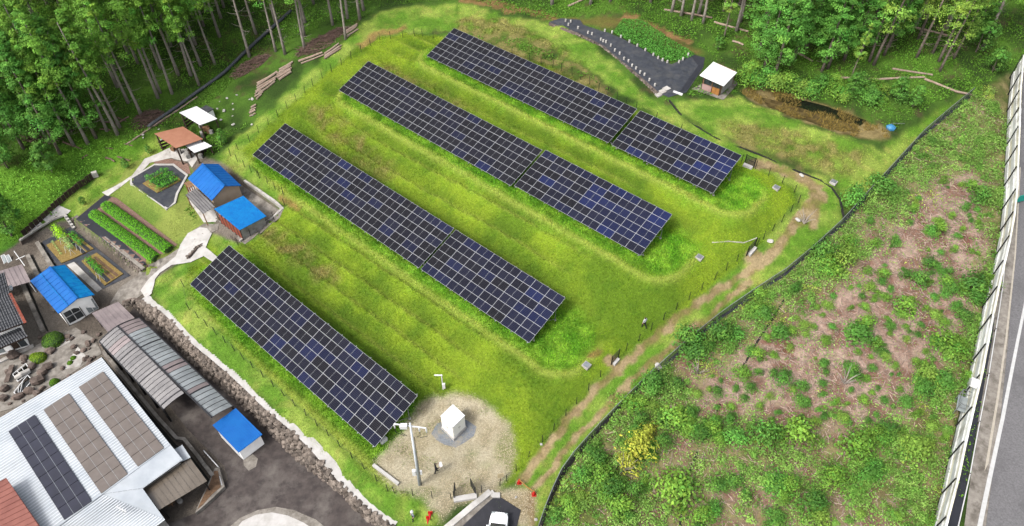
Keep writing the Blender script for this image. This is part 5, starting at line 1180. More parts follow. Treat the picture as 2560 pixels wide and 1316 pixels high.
# black sheeted plot behind the top row
BP = [(1371,57), (1403,47), (1450,51), (1458,63), (1521,83), (1573,107), (1656,152), (1679,162), (1707,150), (1723,136), (1762,146), (1758,170), (1715,233), (1671,245), (1644,233), (1577,174), (1505,115), (1438,81)]
sheet('black_sheet', BP, M['weed_sheet'], .06, label='wide black weed sheet of the sloping plot beside the hut', cat='weed sheet')
sheet('black_sheet', [(1723,136), (1762,146), (1757,168), (1716,228), (1700,230), (1745,165)], M['weed_sheet_dark'], .1, label='darker black sheet strip beside the hut', cat='weed sheet')
GB = [(1530,84), (1555,50), (1600,50), (1640,75), (1740,138), (1705,152), (1672,156), (1640,142), (1573,105)]
gp = [G(*p) for p in GB]; xs = [p.x for p in gp]; ys = [p.y for p in gp]
x, y = scatter(16000, min(xs), max(xs), min(ys), max(ys)); s_ = inpoly(x, y, [(p.x, p.y) for p in gp]); x, y = x[s_], y[s_]
leaf_stuff('leafy_bed', x, y, .1 + .35 * npr.random(len(x)) * fbm(x, y, 1.5, 201), .12 + .14 * npr.random(len(x)), lin(84, 142, 54) * npr.uniform(.55, 1.3, (len(x), 1)))
for k, (px, py) in enumerate([(1421,65), (1445,73), (1470,85), (1480,88), (1502,102), (1508,106), (1515,108), (1527,117), (1537,129), (1549,137), (1560,150), (1571,156), (1580,167), (1590,174), (1600,184), (1611,190), (1623,203), (1637,216), (1414,55), (1427,57), (1512,80), (1530,84), (1552,95), (1573,107), (1593,117), (1613,128), (1633,140), (1645,148), (1656,153), (1668,158), (1697,158), (1707,151), (1720,140)]):
    p = G(px, py); b = MB(); b.tube([p + Vector((0, 0, z)) for z in (0, .05, .4, .45)], [.12, .15, .14, .11], 8)
    tag(b.build('weight_block', M['stone_white']), 'white weight block, %s edge of sloping sheet, %s' % ('lower' if k < 18 else 'inner', where(p)), 'block', 'white weight blocks on the black sheet')
stone_wall('stone_edging', 'low stone edging along the lower side of the sloping black-sheeted plot', [(1374,61), (1438,86), (1505,121), (1577,181), (1644,240)], [(1374,58), (1438,81), (1505,115), (1577,174), (1644,233)], [10.0, 9.95, 9.8, 9.6, 9.3], [10.3, 10.25, 10.1, 9.9, 9.6], .35, 2)
ribbon('white_board', [(1683,230), (1706,238)], .4, .12, 'metal_white', label='white board lying at the foot of the darker black strip', cat='board')
for i, (a, b) in enumerate([((1640,241), (1652,236)), ((1650,233), (1662,228)), ((1660,226), (1672,220))]): ribbon('paving_slab', [a, b], .8, .14, 'concrete_pale', label='pale paving slab bridging the ditch at the plot corner', cat='slab', group='pale slabs over the ditch')
ribbon('ditch_line', [(1672,250), (1700,285), (1740,315), (1790,345), (1850,368), (1920,395), (1985,425), (2050,450)], .3, .02, 'ditch', label='narrow dark ditch curving round the upper lawn', cat='ditch')
ribbon('ditch_line', [(2050,450), (2080,470), (2100,500), (2110,545)], .3, .02, 'ditch', label='narrow dark ditch running down to the wire fence', cat='ditch')
sheet('pond_edge_water', [(1950,238), (2060,266), (2165,303), (2150,316), (2050,288), (1945,254)], M['pond_water'], .1, kind='structure')
# blue tarp by the pond
p = G(2226, 322); b = MB(); b.tube([p + Vector((0, 0, z)) for z in (0, .25, .45, .6)], [.6, .62, .4, .1], 7); T = empty('tarp_heap', p, label='blue tarpaulin heap at the right end of the pond', cat='tarp')
b.build('tarp', M['tarp_blue'], T); MB().bar(p + Vector((-.2, 0, .8)), p + Vector((1.8, .4, .5)), .08, .06).build('pole', M['galvanised'], T)
t = pm('pond_mud', S(74, 58, 34), S(132, 112, 72), 1.6, .35, .4, spec=.5, dirt=S(56, 48, 30), dscale=.5)
sheet('pond_water', [(1905,245), (1990,262), (2060,290), (2120,310), (2150,330), (2080,322), (1990,296), (1920,268)], M['pond_mud'], .06, kind='structure')

for i in range(34):
    t = rnd.random(); px, py = 1845 + 420 * t + rnd.uniform(-12, 12), 196 + 62 * t + rnd.uniform(-22, 22); p = G(px, py); k = rnd.randrange(len(SH)); sc = rnd.uniform(.7, 1.9)
    tag(inst('bank_shrub', SH[k], p, None, rnd.uniform(0, 6), (sc, sc, sc * .8)), '%s %s shrub behind the pond, %s' % ('large' if sc > 1.3 else 'small', ['mid-green', 'bright green', 'dark green', 'yellow-green'][k % 4], where(p)), 'shrub', 'shrubs on the far bank of the pond')
gp = [G(*p) for p in POND]; x, y = scatter(9000, min(p.x for p in gp), max(p.x for p in gp), min(p.y for p in gp), max(p.y for p in gp)); s_ = inpoly(x, y, [(p.x, p.y) for p in gp]) & (fbm(x, y, 2.2, 231) > .5); x, y = x[s_], y[s_]
blades('reeds', x, y, .2 + .4 * npr.random(len(x)), np.full(len(x), .06), lin(150, 130, 70) * npr.uniform(.5, 1.1, (len(x), 1)), 3)
x, y = scatter(90000, -16, 4, 26, 46); p_ = samp(m_pad, x, y); x, y = keep(x, y, p_ * .8); n = len(x); z = Hs(x, y)
s = npr.uniform(.02, .07, n); A = npr.random((n, 3)) * 6.28; V = np.stack([np.stack([x + s * np.cos(A[:, 0] + k * 2.09), y + s * np.sin(A[:, 0] + k * 2.09), z - .005], -1) for k in range(3)] + [np.stack([x, y, z + s * .8], -1)], 1).reshape(-1, 3)
q = np.arange(n)[:, None] * 4; F = np.concatenate([q + np.array(f) for f in ([0, 1, 3], [1, 2, 3], [2, 0, 3])]); c = np.repeat(lin(214, 200, 170) * npr.uniform(.55, 1.5, (n, 1)), 4, 0)
tag(link(bpy.data.objects.new('gravel', mesh_np('gravel', V, F, M['litter'], False, c))), kind='stuff')
x, y = scatter(26000, -16, 4, 26, 46); p_ = samp(m_pad, x, y) * (fbm(x, y, 2.0, 241) > .56); x, y = keep(x, y, p_); blades('pad_weeds', x, y, .05 + .12 * npr.random(len(x)), np.full(len(x), .05), lin(120, 148, 54) * npr.uniform(.7, 1.2, (len(x), 1)), 2)
# ------------------------------------------------------------------ roadside barrier
pm('barrier_panel', S(214, 214, 208, .72), S(236, 236, 230, .72), .6, .8, .1, dirt=S(178, 174, 152), dscale=.5, obj_tint=.15)
pm('barrier_cream', S(210, 206, 184, .66), S(226, 222, 202, .66), .6, .8, .1, dirt=S(178, 170, 140), dscale=.5, obj_tint=.15)
pm('barrier_grey', S(186, 188, 186, .6), S(208, 210, 206, .6), .6, .8, .1, dirt=S(160, 158, 148, .6), dscale=.5, obj_tint=.15)
def resample(P, step):
    out = [P[0].copy()]; acc = 0.0
    for a, b in zip(P, P[1:]):
        L = (b - a).length; d = step - acc
        while d <= L: out.append(a.lerp(b, d / L)); d += step
        acc = (acc + L) % step
    return out
BL = [(2300,1440), (2335,1302), (2363,1204), (2377,1122), (2406,1020), (2437,870), (2460,761), (2490,640), (2505,553), (2511,436), (2514,395), (2519,277), (2529,185)]
Pb = resample([G(*p) for p in BL], 4.0)
T = empty('roadside_barrier', Pb[len(Pb) // 2], label='tall pale barrier of horizontal panels between dark posts along the road', cat='barrier')
BH = 3.3
for i, p in enumerate(Pb):
    d = (Pb[min(i + 1, len(Pb) - 1)] - Pb[max(i - 1, 0)]).normalized(); n = Vector((-d.y, d.x, 0)); q = p + n * .14
    MB().bar(q - Vector((0, 0, .3)), q + Vector((0, 0, BH + .1)), .08, .1).build('post', M['metal_dark'], T)
    if i + 1 < len(Pb):
        a, b = p, Pb[i + 1]; ang = math.atan2((b - a).y, (b - a).x)
        for k in range(4):
            off = n * (-.09 * (k % 2)); h0, h1 = .14 + k * BH / 4, (k + 1) * BH / 4 + .06; a0, b0 = a + off, b + off
            w_ = n * .06; V0 = [a0 - w_ + Vector((0, 0, h0)), b0 - w_ + Vector((0, 0, h0)), b0 + w_ + Vector((0, 0, h0)), a0 + w_ + Vector((0, 0, h0))]
            MB().hexa(V0, [v + Vector((0, 0, h1 - h0)) for v in V0]).build('barrier_panel', M['barrier_grey' if k % 2 == 0 else 'barrier_cream' if i % 3 else 'barrier_panel'], T)
MB().tube([p + Vector((0, 0, BH + .12)) for p in Pb], .07, 6).build('top_rail', M['metal_white'], T)
MB().tube([p + Vector((0, 0, .1)) for p in Pb], .1, 6).build('bottom_rail', M['metal_dark'], T)
Pr = resample([G(*p) for p in [(2388,1330), (2418,1200), (2440,1080), (2464,960), (2480,860), (2500,740), (2514,600), (2524,440), (2530,300)]], 3.0)
T = empty('roadside_rail', Pr[4], label='low double pipe rail on short posts between barrier and road', cat='guard rail')
MB().tube([p + Vector((0, 0, .45)) for p in Pr], .05, 6).build('rail', M['metal_white'], T)
for p in Pr[::2]: MB().bar(p - Vector((0, 0, .2)), p + Vector((0, 0, .5)), .1, .1).build('post', M['timber_dark'], T)
# weeds and dark sheet behind the barrier
sheet('verge_sheet', [(2332,1330), (2402,1050), (2444,850), (2500,600), (2513,410), (2524,230), (2532,230), (2522,400), (2508,600), (2480,850), (2445,1050), (2395,1330)], M['weed_sheet_dark'], .05, kind='structure')
x, y = scatter(30000, 35, 70, 24, 90); vz = np.clip(inpoly(PX, PY, [(2345,1330), (2405,1060), (2450,850), (2500,600), (2507,600), (2478,850), (2442,1060), (2398,1330)]).astype(float), 0, 1)
p_ = samp(vz, x, y) * (fbm(x, y, 2, 211) > .48); x, y = keep(x, y, p_); leaf_stuff('verge_weeds', x, y, .1 + .3 * npr.random(len(x)), .12 + .14 * npr.random(len(x)), lin(104, 150, 40) * npr.uniform(.7, 1.3, (len(x), 1)))
# inspection platform and box at the barrier
p = G(2392, 1030); T = empty('platform', p, label='galvanised platform with railing fixed to the barrier', cat='platform'); dd = (Pb[6] - Pb[5]).normalized(); an = math.atan2(dd.y, dd.x)
A = Matrix.Rotation(an, 3, 'Z'); c = p + Vector((.2, 0, 1.2)); MB().box(c, (1.9, 1.3, .08), an).build('deck', M['glass_pale'], T)
for sx in (-1, 1):
    for sy in (-1, 1):
        q = c + A @ Vector((.92 * sx, .62 * sy, 0)); MB().bar((q.x, q.y, p.z - .2), q + Vector((0, 0, 1.0)), .06, .06).build('post', M['galvanised'], T)
for h in (.5, 1.0):
    for a, b in (((-.92, .62), (.92, .62)), ((.92, -.62), (.92, .62)), ((-.92, -.62), (-.92, .62))): MB().bar(c + A @ Vector((*a, h)), c + A @ Vector((*b, h)), .05, .05).build('rail', M['galvanised'], T)
q = at(2436, 958, G(2412, 1000).z + 3.5); tag(MB().box(q, (.9, .6, .35), an).build('equipment_box', M['metal_white']), 'white box on top of the barrier above the platform', 'box')
# sign on the far side of the barrier
p = at(2555, 496, 7.2); T = empty('road_sign', (p.x, p.y, H(p.x, p.y)), label='teal sign plate on a post at the right picture edge', cat='sign'); MB().box(p, (1.2, .06, 1.0), .3).build('plate', M['sign_teal'], T); MB().bar((p.x, p.y + .08, H(p.x, p.y)), (p.x, p.y + .08, p.z + .4), .08, .08).build('post', M['galvanised'], T)

# ------------------------------------------------------------------ wire fence of the cleared lot
FL = [(1345,1330), (1368,1262), (1400,1190), (1440,1135), (1500,1070), (1570,998), (1640,930), (1720,860), (1800,795), (1880,740), (1960,688), (2030,630), (2100,565), (2150,510), (2200,455), (2250,400), (2300,345), (2370,285), (2440,228)]
P = resample([G(*p) for p in FL], 2.0); T = empty('wire_fence', P[len(P) // 2], label='grey wire mesh fence with top rail between the dirt track and the cleared lot', cat='fence'); FH = 1.15
for a, b in zip(P, P[1:]):
    d = (b - a).normalized(); MB().hexa([a + Vector((0, 0, .05)), b + Vector((0, 0, .05)), b + Vector((.012, -.012, .05)), a + Vector((.012, -.012, .05))], [a + Vector((0, 0, FH)), b + Vector((0, 0, FH)), b + Vector((.012, -.012, FH)), a + Vector((.012, -.012, FH))]).build('mesh_panel', M['wire_net'], T)
pme = MB().tube([(0, 0, -.2), (0, 0, FH + .06)], .035, 6).mesh('post', M['galvanised'])
for p in P: inst('post', pme, p, T)
MB().tube([p + Vector((0, 0, FH + .02)) for p in P], .035, 5).build('top_rail', M['galvanised'], T)
sheet('drain_strip', [(1342,1330), (1364,1262), (1396,1188), (1436,1132), (1497,1066), (1560,1002), (1630,936), (1634,940), (1566,1006), (1504,1074), (1444,1142), (1406,1196), (1374,1264), (1352,1330)], M['ditch'], .04, kind='structure')
sheet('drain_strip', [(1640,930), (1720,857), (1800,792), (1880,737), (1960,684), (2100,561), (2200,450), (2300,340), (2440,224), (2446,228), (2304,346), (2204,457), (2104,568), (1964,690), (1884,743), (1804,798), (1724,863), (1644,935)], M['weed_sheet_dark'], .04, kind='structure')

# ------------------------------------------------------------------ post and wire fence round the farm
RUNS = [('along the stone retaining wall beside the front solar row', [(461,719), (473.5,775), (496,796), (518.5,816.5), (540.5,837), (563.5,857.5), (586.5,878), (609.5,899.5), (632.5,920.5), (658,943.5), (684,967), (711,991), (737.5,1016), (765,1040.5), (792.5,1064.5), (821.5,1090), (849.5,1118), (880.5,1146.6), (911,1173.5), (942,1203.5), (969.6,1228.8), (986,1233.5), (1032,1239), (1080,1244.6), (1127.7,1247.8)]),
        ('beside the dirt track next to the gravel pad', [(1203.6,1232), (1250,1214.6), (1266.8,1203.5), (1290.5,1178), (1321.5,1143.4), (1356,1105.5), (1383.8,1075.5), (1414.5,1040), (1440.7,1010.7), (1471,976), (1500.8,943)]),
        ('beside the dirt track between the two middle gates', [(1564.7,876.5), (1596,853), (1627.5,825.5), (1658,800), (1690,775), (1722,750), (1754,726), (1786,700), (1815,676), (1842,654)]),
        ('round the right end of the topmost terrace', [(1891.5,616), (1908,599), (1930.5,579), (1953.6,556), (1976.7,530), (1995.5,508), (1985,482), (1955,459), (1921,440), (1888,423)]),
        ('behind the topmost solar row', [(1852.5,408.5), (1700,330), (1640,300), (1590,275), (1565,262), (1542,251), (1519,237), (1496,227), (1474,211), (1452,199.5), (1430,188), (1404,178), (1382,170), (1353,162), (1324,152), (1280,138), (1230,125), (1180,112), (1120,101), (1083,96), (1056,91), (1036,91), (1007,94), (977,98), (950,101), (926.6,115)]),
        ('up the lawn on the left side of the farm', [(903,131), (878,147), (854,163.6), (829,180), (806.7,195.7), (782.6,216.7), (763,234), (741,253.4), (718.6,272), (695,293), (671.5,311.8), (647,332), (624,354), (595.6,375.3), (576.5,390.5), (594,404), (611.7,417.9), (629,431.5), (648.8,446.7), (670,460), (688,474), (709.6,489), (712.7,516), (685,550), (656,571), (627.5,592.7), (595.6,614)])]
pb = MB().tube([(0, 0, -.2), (0, 0, 1.25)], .04, 5).mesh('post', M['metal_dark'])
for lb, pts in RUNS:
    P = [G(*p) for p in pts]; T = empty('post_fence', P[len(P) // 2], label='thin black post and wire fence ' + lb, cat='fence', group='black post fence round the solar farm')
    for p in P: inst('post', pb, p, T, rx=rnd.gauss(0, .03), ry=rnd.gauss(0, .03))
    for h in (.35, .75, 1.15): MB().tube([p + Vector((0, 0, h)) for p in P], .006, 3, False).build('wire', M['metal_dark'], T)
def gate(a, b, label, ang=0.0, leaves=1, beam=None):
    A, B = G(*a), G(*b); T = empty('gate', A.lerp(B, .5), label=label, cat='gate', group='black gates of the solar farm')
    for p in (A, B): MB().bar(p - Vector((0, 0, .2)), p + Vector((0, 0, 1.45)), .09, .09).build('gate_post', M['metal_dark'], T)
    for h in (.15, .75, 1.35): MB().bar(A + Vector((0, 0, h)), B + Vector((0, 0, h)), .05, .05).build('gate_bar', M['metal_dark'], T)
    MB().hexa(*[[A + Vector((0, 0, z)), B + Vector((0, 0, z)), B + Vector((.01, .01, z)), A + Vector((.01, .01, z))] for z in (.17, 1.33)]).build('gate_net', M['net_dark'], T); return T
gate((1861,410), (1884,419), 'small black gate at the right end of the topmost row')
gate((1866,640), (1886,618), 'black gate from the dirt track to the third terrace')
gate((1528,912), (1546,894), 'black gate from the dirt track to the second terrace')
gate((1135.6,1247.8), (1138,1226), 'left leaf of the open front gate'); gate((1189,1236.7), (1178,1216), 'right leaf of the open front gate')
for a, b, wd, lb in [((1134,1252), (1192,1242), .5, 'long white concrete beam across the front gateway'), ((934,1165), (997,1213), .28, 'long pale concrete beam at the lower left of the gravel pad'), ((1858,414), (1880,423), .45, 'white beam at the foot of the topmost gate'), ((1872,640), (1888,622), .35, 'white board standing at the third terrace gate'), ((1534,914), (1546,900), .3, 'white board at the second terrace gate')]:
    ribbon('concrete_beam', [a, b], wd, .3, 'concrete_white', label=lb, cat='beam')
ribbon('kerb', [(1100,1335), (1128,1312), (1180,1268), (1226,1231)], .55, .22, 'concrete_white', label='white kerb along the left side of the new asphalt drive', cat='kerb')
ribbon('kerb', [(1226,1231), (1234,1240), (1250,1240)], .5, .2, 'concrete_white', label='short white kerb across the head of the asphalt drive', cat='kerb')
ribbon('drain_cover_line', [(1780,606), (1820,603), (1860,606), (1892,594)], .22, .02, 'concrete_pale', label='pale paved channel near the third terrace gate', cat='channel')
for px, py, lb in [(1748,646,'third terrace'), (1940,472,'topmost terrace'), (1466,916,'second terrace'), (2083,458,'ditch bend')]:
    p = G(px, py); T = empty('drain_cover', p, label='square pale drain cover at the right end of the ' + lb, cat='drain cover', group='drain covers'); MB().box(p + Vector((0, 0, .1)), (.75, .75, .3), PSI).build('frame', M['concrete_pale'], T); MB().box(p + Vector((0, 0, .27)), (.6, .6, .05), PSI).build('grate', M['galvanised'], T)
for px, py, s, lb in [(2003,440,.5,'pale rock by the topmost gate path'), (1925,605,.6,'pale rock beside the dirt track near the third terrace gate'), (1994,552,.6,'pale rock on the bend of the dirt track'), (1645,918,.7,'pale rock at the fence beside the dirt track'), (1630,935,.5,'smaller pale rock at the fence beside the dirt track'), (1353,1112,.3,'small pale stone in the wheel rut'), (1340,1300,.3,'pale stone at the bottom of the dirt track'), (1290,1244,.25,'small white stone below the left cone')]: rock(px, py, s, lb, ST_W, 'pale rocks along the dirt track', .6)
for i in range(14): rock(rnd.uniform(540, 640), rnd.uniform(225, 320), rnd.uniform(.2, .5), 'white stone on the grass above the sheds', ST_W, 'white stones above the sheds', .8)
for i in range(8): rock(rnd.uniform(340, 460), rnd.uniform(315, 360), rnd.uniform(.25, .45), 'white stone beside the garden path at the woods edge', ST_W, 'white stones by the path', .8)
# ------------------------------------------------------------------ gravel pad: cabinet, poles, board
sheet('blue_gravel', [(1078,1085), (1092,1060), (1120,1050), (1165,1050), (1192,1068), (1185,1090), (1165,1105), (1140,1120), (1110,1112), (1090,1100)], pm('gravel_blue', S(128, 136, 146), S(168, 174, 182), 9, .95, .8, dirt=S(186, 178, 160), dscale=1.0), .03, kind='structure')
CB = [at(1103.4, 1072, .0), at(1134.7, 1102.3, 0), at(1167, 1070.7, 0)]; e1 = CB[0] - CB[1]; e2 = CB[2] - CB[1]
P4 = [CB[1], CB[1] + e2, CB[1] + e1 + e2, CB[1] + e1]; c = ctr(P4); T = empty('electrical_cabinet', c, label='white electrical cabinet on a pale plinth in the gravel pad', cat='cabinet')
MB().prism([(p.x, p.y) for p in P4], -.1, .3).build('plinth', M['concrete_white'], T); Pc = [p.lerp(c, .09) for p in P4]
MB().prism([(p.x, p.y) for p in Pc], .3, 2.2).build('body', M['cabinet_paint'], T); MB().prism([(p.lerp(c, .05).x, p.lerp(c, .05).y) for p in P4], 2.2, 2.32).build('roof', M['metal_white'], T)
for A_, B_ in ((Pc[3], Pc[0]), (Pc[0], Pc[1])):
    for a in (.03, .51):
        o = panel(T, 'door', 'cabinet_paint', A_, B_, .38, 2.12, a, a + .46, .012, .03); h = panel(o, 'handle', 'metal_dark', A_, B_, 1.2, 1.4, a + (.42 if a < .1 else .03), a + (.44 if a < .1 else .05), .04, .03); 
base = G(1049, 1212); top = at(1029.7, 1064, base.z + 11.2); top = Vector((base.x + (top.x - base.x) * .6, base.y + (top.y - base.y) * .6, base.z + 11.2))
pm('pole_concrete', S(186, 192, 198, .55), S(206, 212, 218, .55), 1.5, .8, .1)
T = empty('utility_pole', base, label='tall grey concrete utility pole with crossarm and switchgear on the gravel pad', cat='utility pole')
MB().tube([base - Vector((0, 0, .3)), top], [.145, .085], 12).build('pole', M['pole_concrete'], T, True)
ca, cb_ = top + Vector((-1.4, .25, -.5)), top + Vector((1.3, -.15, -.5)); MB().bar(ca, cb_, .1, .1).build('crossarm', M['metal_white'], T)
MB().box(top + Vector((-.55, .0, -.45)), (.55, .35, .4)).build('switch_box', M['metal_white'], T)
for t in (.0, .18, .78, 1.0):
    p = ca.lerp(cb_, t); MB().tube([p, p - Vector((0, 0, .3)), p - Vector((0, 0, .65))], [.05, .09, .05], 8).build('insulator', M['metal_white'], T); MB().tube([p - Vector((0, 0, .65)), p - Vector((0, .05, 1.2)), p + (top - p) * .5 - Vector((0, 0, 1.9))], .025, 5).build('cable', M['metal_dark'], T)
MB().tube([top + Vector((.18, -.12, -1.9)), base.lerp(top, .5) + Vector((.2, -.15, 0)), base + Vector((.24, -.2, .1))], .03, 5).build('cable', M['metal_dark'], T)
q = base + (top - base) * .22; MB().box(q + Vector((-.32, 0, 0)), (.32, .3, .75)).build('meter_box', M['metal_white'], T); MB().box(q + Vector((.3, -.05, .1)), (.22, .25, .45)).build('meter_box', M['metal_white'], T)
base = G(1108, 974); T = empty('camera_post', base, label='slim white post with lamp arm and control box near the gravel pad', cat='post')
MB().tube([base - Vector((0, 0, .2)), base + Vector((0, 0, 2.6))], .06, 8).build('pole', M['metal_white'], T); MB().bar(base + Vector((.1, 0, 2.5)), base + Vector((-.75, .05, 2.45)), .12, .1).build('lamp_arm', M['metal_white'], T); MB().box(base + Vector((.12, -.1, .8)), (.3, .22, .75)).build('control_box', M['metal_white'], T)
p = G(1252, 1202); T = empty('notice_board', p, label='pale yellow board on a post at the edge of the gravel pad', cat='board'); MB().box(p + Vector((0, 0, 1.0)), (.6, .05, .75), .2).build('board', M['board_pale'], T); MB().bar(p - Vector((0, 0, .1)), p + Vector((0, .05, .7)), .06, .06).build('post', M['timber'], T)
tag(MB().box(G(961, 1106) + Vector((0, 0, .3)), (.7, .25, .5), .8).build('junction_box', M['metal_white']), 'small white box on the grass at the lower corner of the front solar row', 'box')
# cones
def cone(p, label, tilt=None):
    T = empty('traffic_cone', p, label=label, cat='cone', group='red traffic cones'); m = Matrix.Identity(3) if tilt is None else tilt
    b = MB(); b.tube([p + m @ Vector((0, 0, z)) for z in (.04, .3, .6, .72)], [.17, .12, .055, .03], 10); b.build('cone', M['red_plastic'], T, True); b = MB(); b.box(p + m @ Vector((0, 0, .025)), (.42, .42, .05), 0, m).build('base', M['red_plastic'], T)
c1, c2 = G(1298, 1207), G(1335, 1237); cone(c1, 'red cone on the upper left side of the dirt track entrance'); cone(c2, 'red cone on the lower right side of the dirt track entrance')
tag(MB().tube([c1 + Vector((0, 0, .6)), c1.lerp(c2, .5) + Vector((0, 0, .35)), c2 + Vector((0, 0, .6))], .045, 6).build('chain', M['door_orange']), 'orange barrier chain strung between the two cones', 'chain')
tl = Matrix.Rotation(1.35, 3, 'X'); cone(G(1076, 1284) + Vector((0, 0, .15)), 'red cone lying on the grass, upper one of the fallen pair', tl); cone(G(1071, 1296) + Vector((0, 0, .15)), 'red cone lying on the grass, lower one of the fallen pair', tl)
# ------------------------------------------------------------------ people
def person(p, rz, label, top, legs, head, arms, stride=.2, hat=None, holds=None):
    """one continuous skinned body; coordinates in metres, facing +Y"""
    J = {'hip': (0, 0, .95, .15), 'belly': (0, 0, 1.12, .14), 'chest': (0, .01, 1.32, .165), 'neck': (0, 0, 1.47, .06), 'jaw': (0, .02, 1.56, .085), 'head': (0, .01, 1.66, .1), 'crown': (0, 0, 1.735, .06),
         'sl': (-.2, 0, 1.41, .065), 'el': (-.26, arms[0][0], arms[0][1], .047), 'wl': (-.2, arms[0][2], arms[0][3], .034), 'hl': (-.18, arms[0][2] + .08, arms[0][3], .04), 'sr': (.2, 0, 1.41, .065), 'er': (.26, arms[1][0], arms[1][1], .047), 'wr': (.2, arms[1][2], arms[1][3], .034), 'hr': (.18, arms[1][2] + .08, arms[1][3], .04),
         'tl': (-.1, 0, .88, .11), 'kl': (-.11, stride * .6, .5, .075), 'al': (-.11, stride * .5, .1, .05), 'fl': (-.12, stride * .5 + .15, .05, .045), 'tr': (.1, 0, .88, .11), 'kr': (.11, -stride * .2, .5, .075), 'ar': (.11, -stride, .12, .05), 'fr': (.12, -stride + .15, .05, .045)}
    E = [('hip', 'belly'), ('belly', 'chest'), ('chest', 'neck'), ('neck', 'jaw'), ('jaw', 'head'), ('head', 'crown'), ('chest', 'sl'), ('sl', 'el'), ('el', 'wl'), ('wl', 'hl'), ('chest', 'sr'), ('sr', 'er'), ('er', 'wr'), ('wr', 'hr'), ('hip', 'tl'), ('tl', 'kl'), ('kl', 'al'), ('al', 'fl'), ('hip', 'tr'), ('tr', 'kr'), ('kr', 'ar'), ('ar', 'fr')]
    K = list(J); me = bpy.data.meshes.new('body'); me.from_pydata([J[k][:3] for k in K], [(K.index(a), K.index(b)) for a, b in E], []); o = bpy.data.objects.new('body', me); COL.objects.link(o)
    o.modifiers.new('skin', 'SKIN'); sv = me.skin_vertices[0].data
    for i, k in enumerate(K): sv[i].radius = (J[k][3], J[k][3] * (.75 if k in ('hip', 'belly', 'chest') else 1)); sv[i].use_root = (k == 'hip')
    ss = o.modifiers.new('subd', 'SUBSURF'); ss.levels = ss.render_levels = 1
    dg = bpy.context.evaluated_depsgraph_get(); nm = bpy.data.meshes.new_from_object(o.evaluated_get(dg)); bpy.data.objects.remove(o)
    part = {**{k: 0 for k in ('belly', 'chest', 'sl', 'el', 'sr', 'er', 'neck')}, **{k: 1 for k in ('hip', 'tl', 'kl', 'tr', 'kr', 'al', 'ar')}, **{k: 2 for k in ('jaw', 'wl', 'hl', 'wr', 'hr')}, 'head': 2, 'crown': 3, 'fl': 4, 'fr': 4}
    for m in (top, legs, 'skin', head, 'metal_dark'): nm.materials.append(M[m])
    KV = [Vector(J[k][:3]) for k in K]
    for f in nm.polygons:
        c = f.center; i = min(range(len(K)), key=lambda q: (KV[q] - c).length - J[K[q]][3] * .5); mi = part[K[i]]
        if mi == 2 and c.z > 1.5 and (c.y < .0 or c.z > 1.69): mi = 3
        f.material_index = mi; f.use_smooth = True
    T = empty('person', p, rz, label=label, cat='person'); b = bpy.data.objects.new('body', nm); COL.objects.link(b); b.parent = T
    return T
pm('skin', S(206, 160, 128), S(216, 172, 142), 3, .6, 0); pm('cloth_black', S(26, 26, 30), S(40, 40, 46), 4, .9, .1); pm('cloth_white', S(226, 228, 232), S(244, 244, 246), 4, .9, .1); pm('cloth_grey', S(150, 158, 168), S(176, 184, 192), 4, .9, .1); pm('hair_black', S(20, 18, 18), S(34, 30, 28), 4, .6, .1)
ra = ((.12, 1.14, .36, 1.15), (.12, 1.14, .36, 1.15)); dn = ((-.02, 1.12, .06, .86), (-.02, 1.12, .1, .86))
g = G(1091, 1182); person(g, -1.2, 'person in black clothes holding white papers on the gravel pad', 'cloth_black', 'cloth_black', 'hair_black', ra, .22)
v = Matrix.Rotation(-1.2, 3, 'Z') @ Vector((0, .5, 0)); tag(MB().box(g + v + Vector((0, 0, 1.2)), (.5, .34, .012), -1.2, Matrix.Rotation(-1.2, 3, 'Z') @ Matrix.Rotation(.5, 3, 'X')).build('paper', M['metal_white']), 'white sheet of paper held by the person in black', 'paper')
g = G(1034, 1300); T = person(g, 2.2, 'person in grey top, white helmet and dark trousers on the wall coping', 'cloth_grey', 'cloth_black', 'hair_black', dn, .18)
MB().tube([g + Vector((0, 0, z)) for z in (1.67, 1.7, 1.78, 1.83)], [.16, .145, .11, .02], 10).build('helmet', M['metal_white'], T)
g = G(1609, 820); person(g, .6, 'person in white shirt and dark trousers walking inside the fence by the track', 'cloth_white', 'cloth_black', 'hair_black', dn, .3)
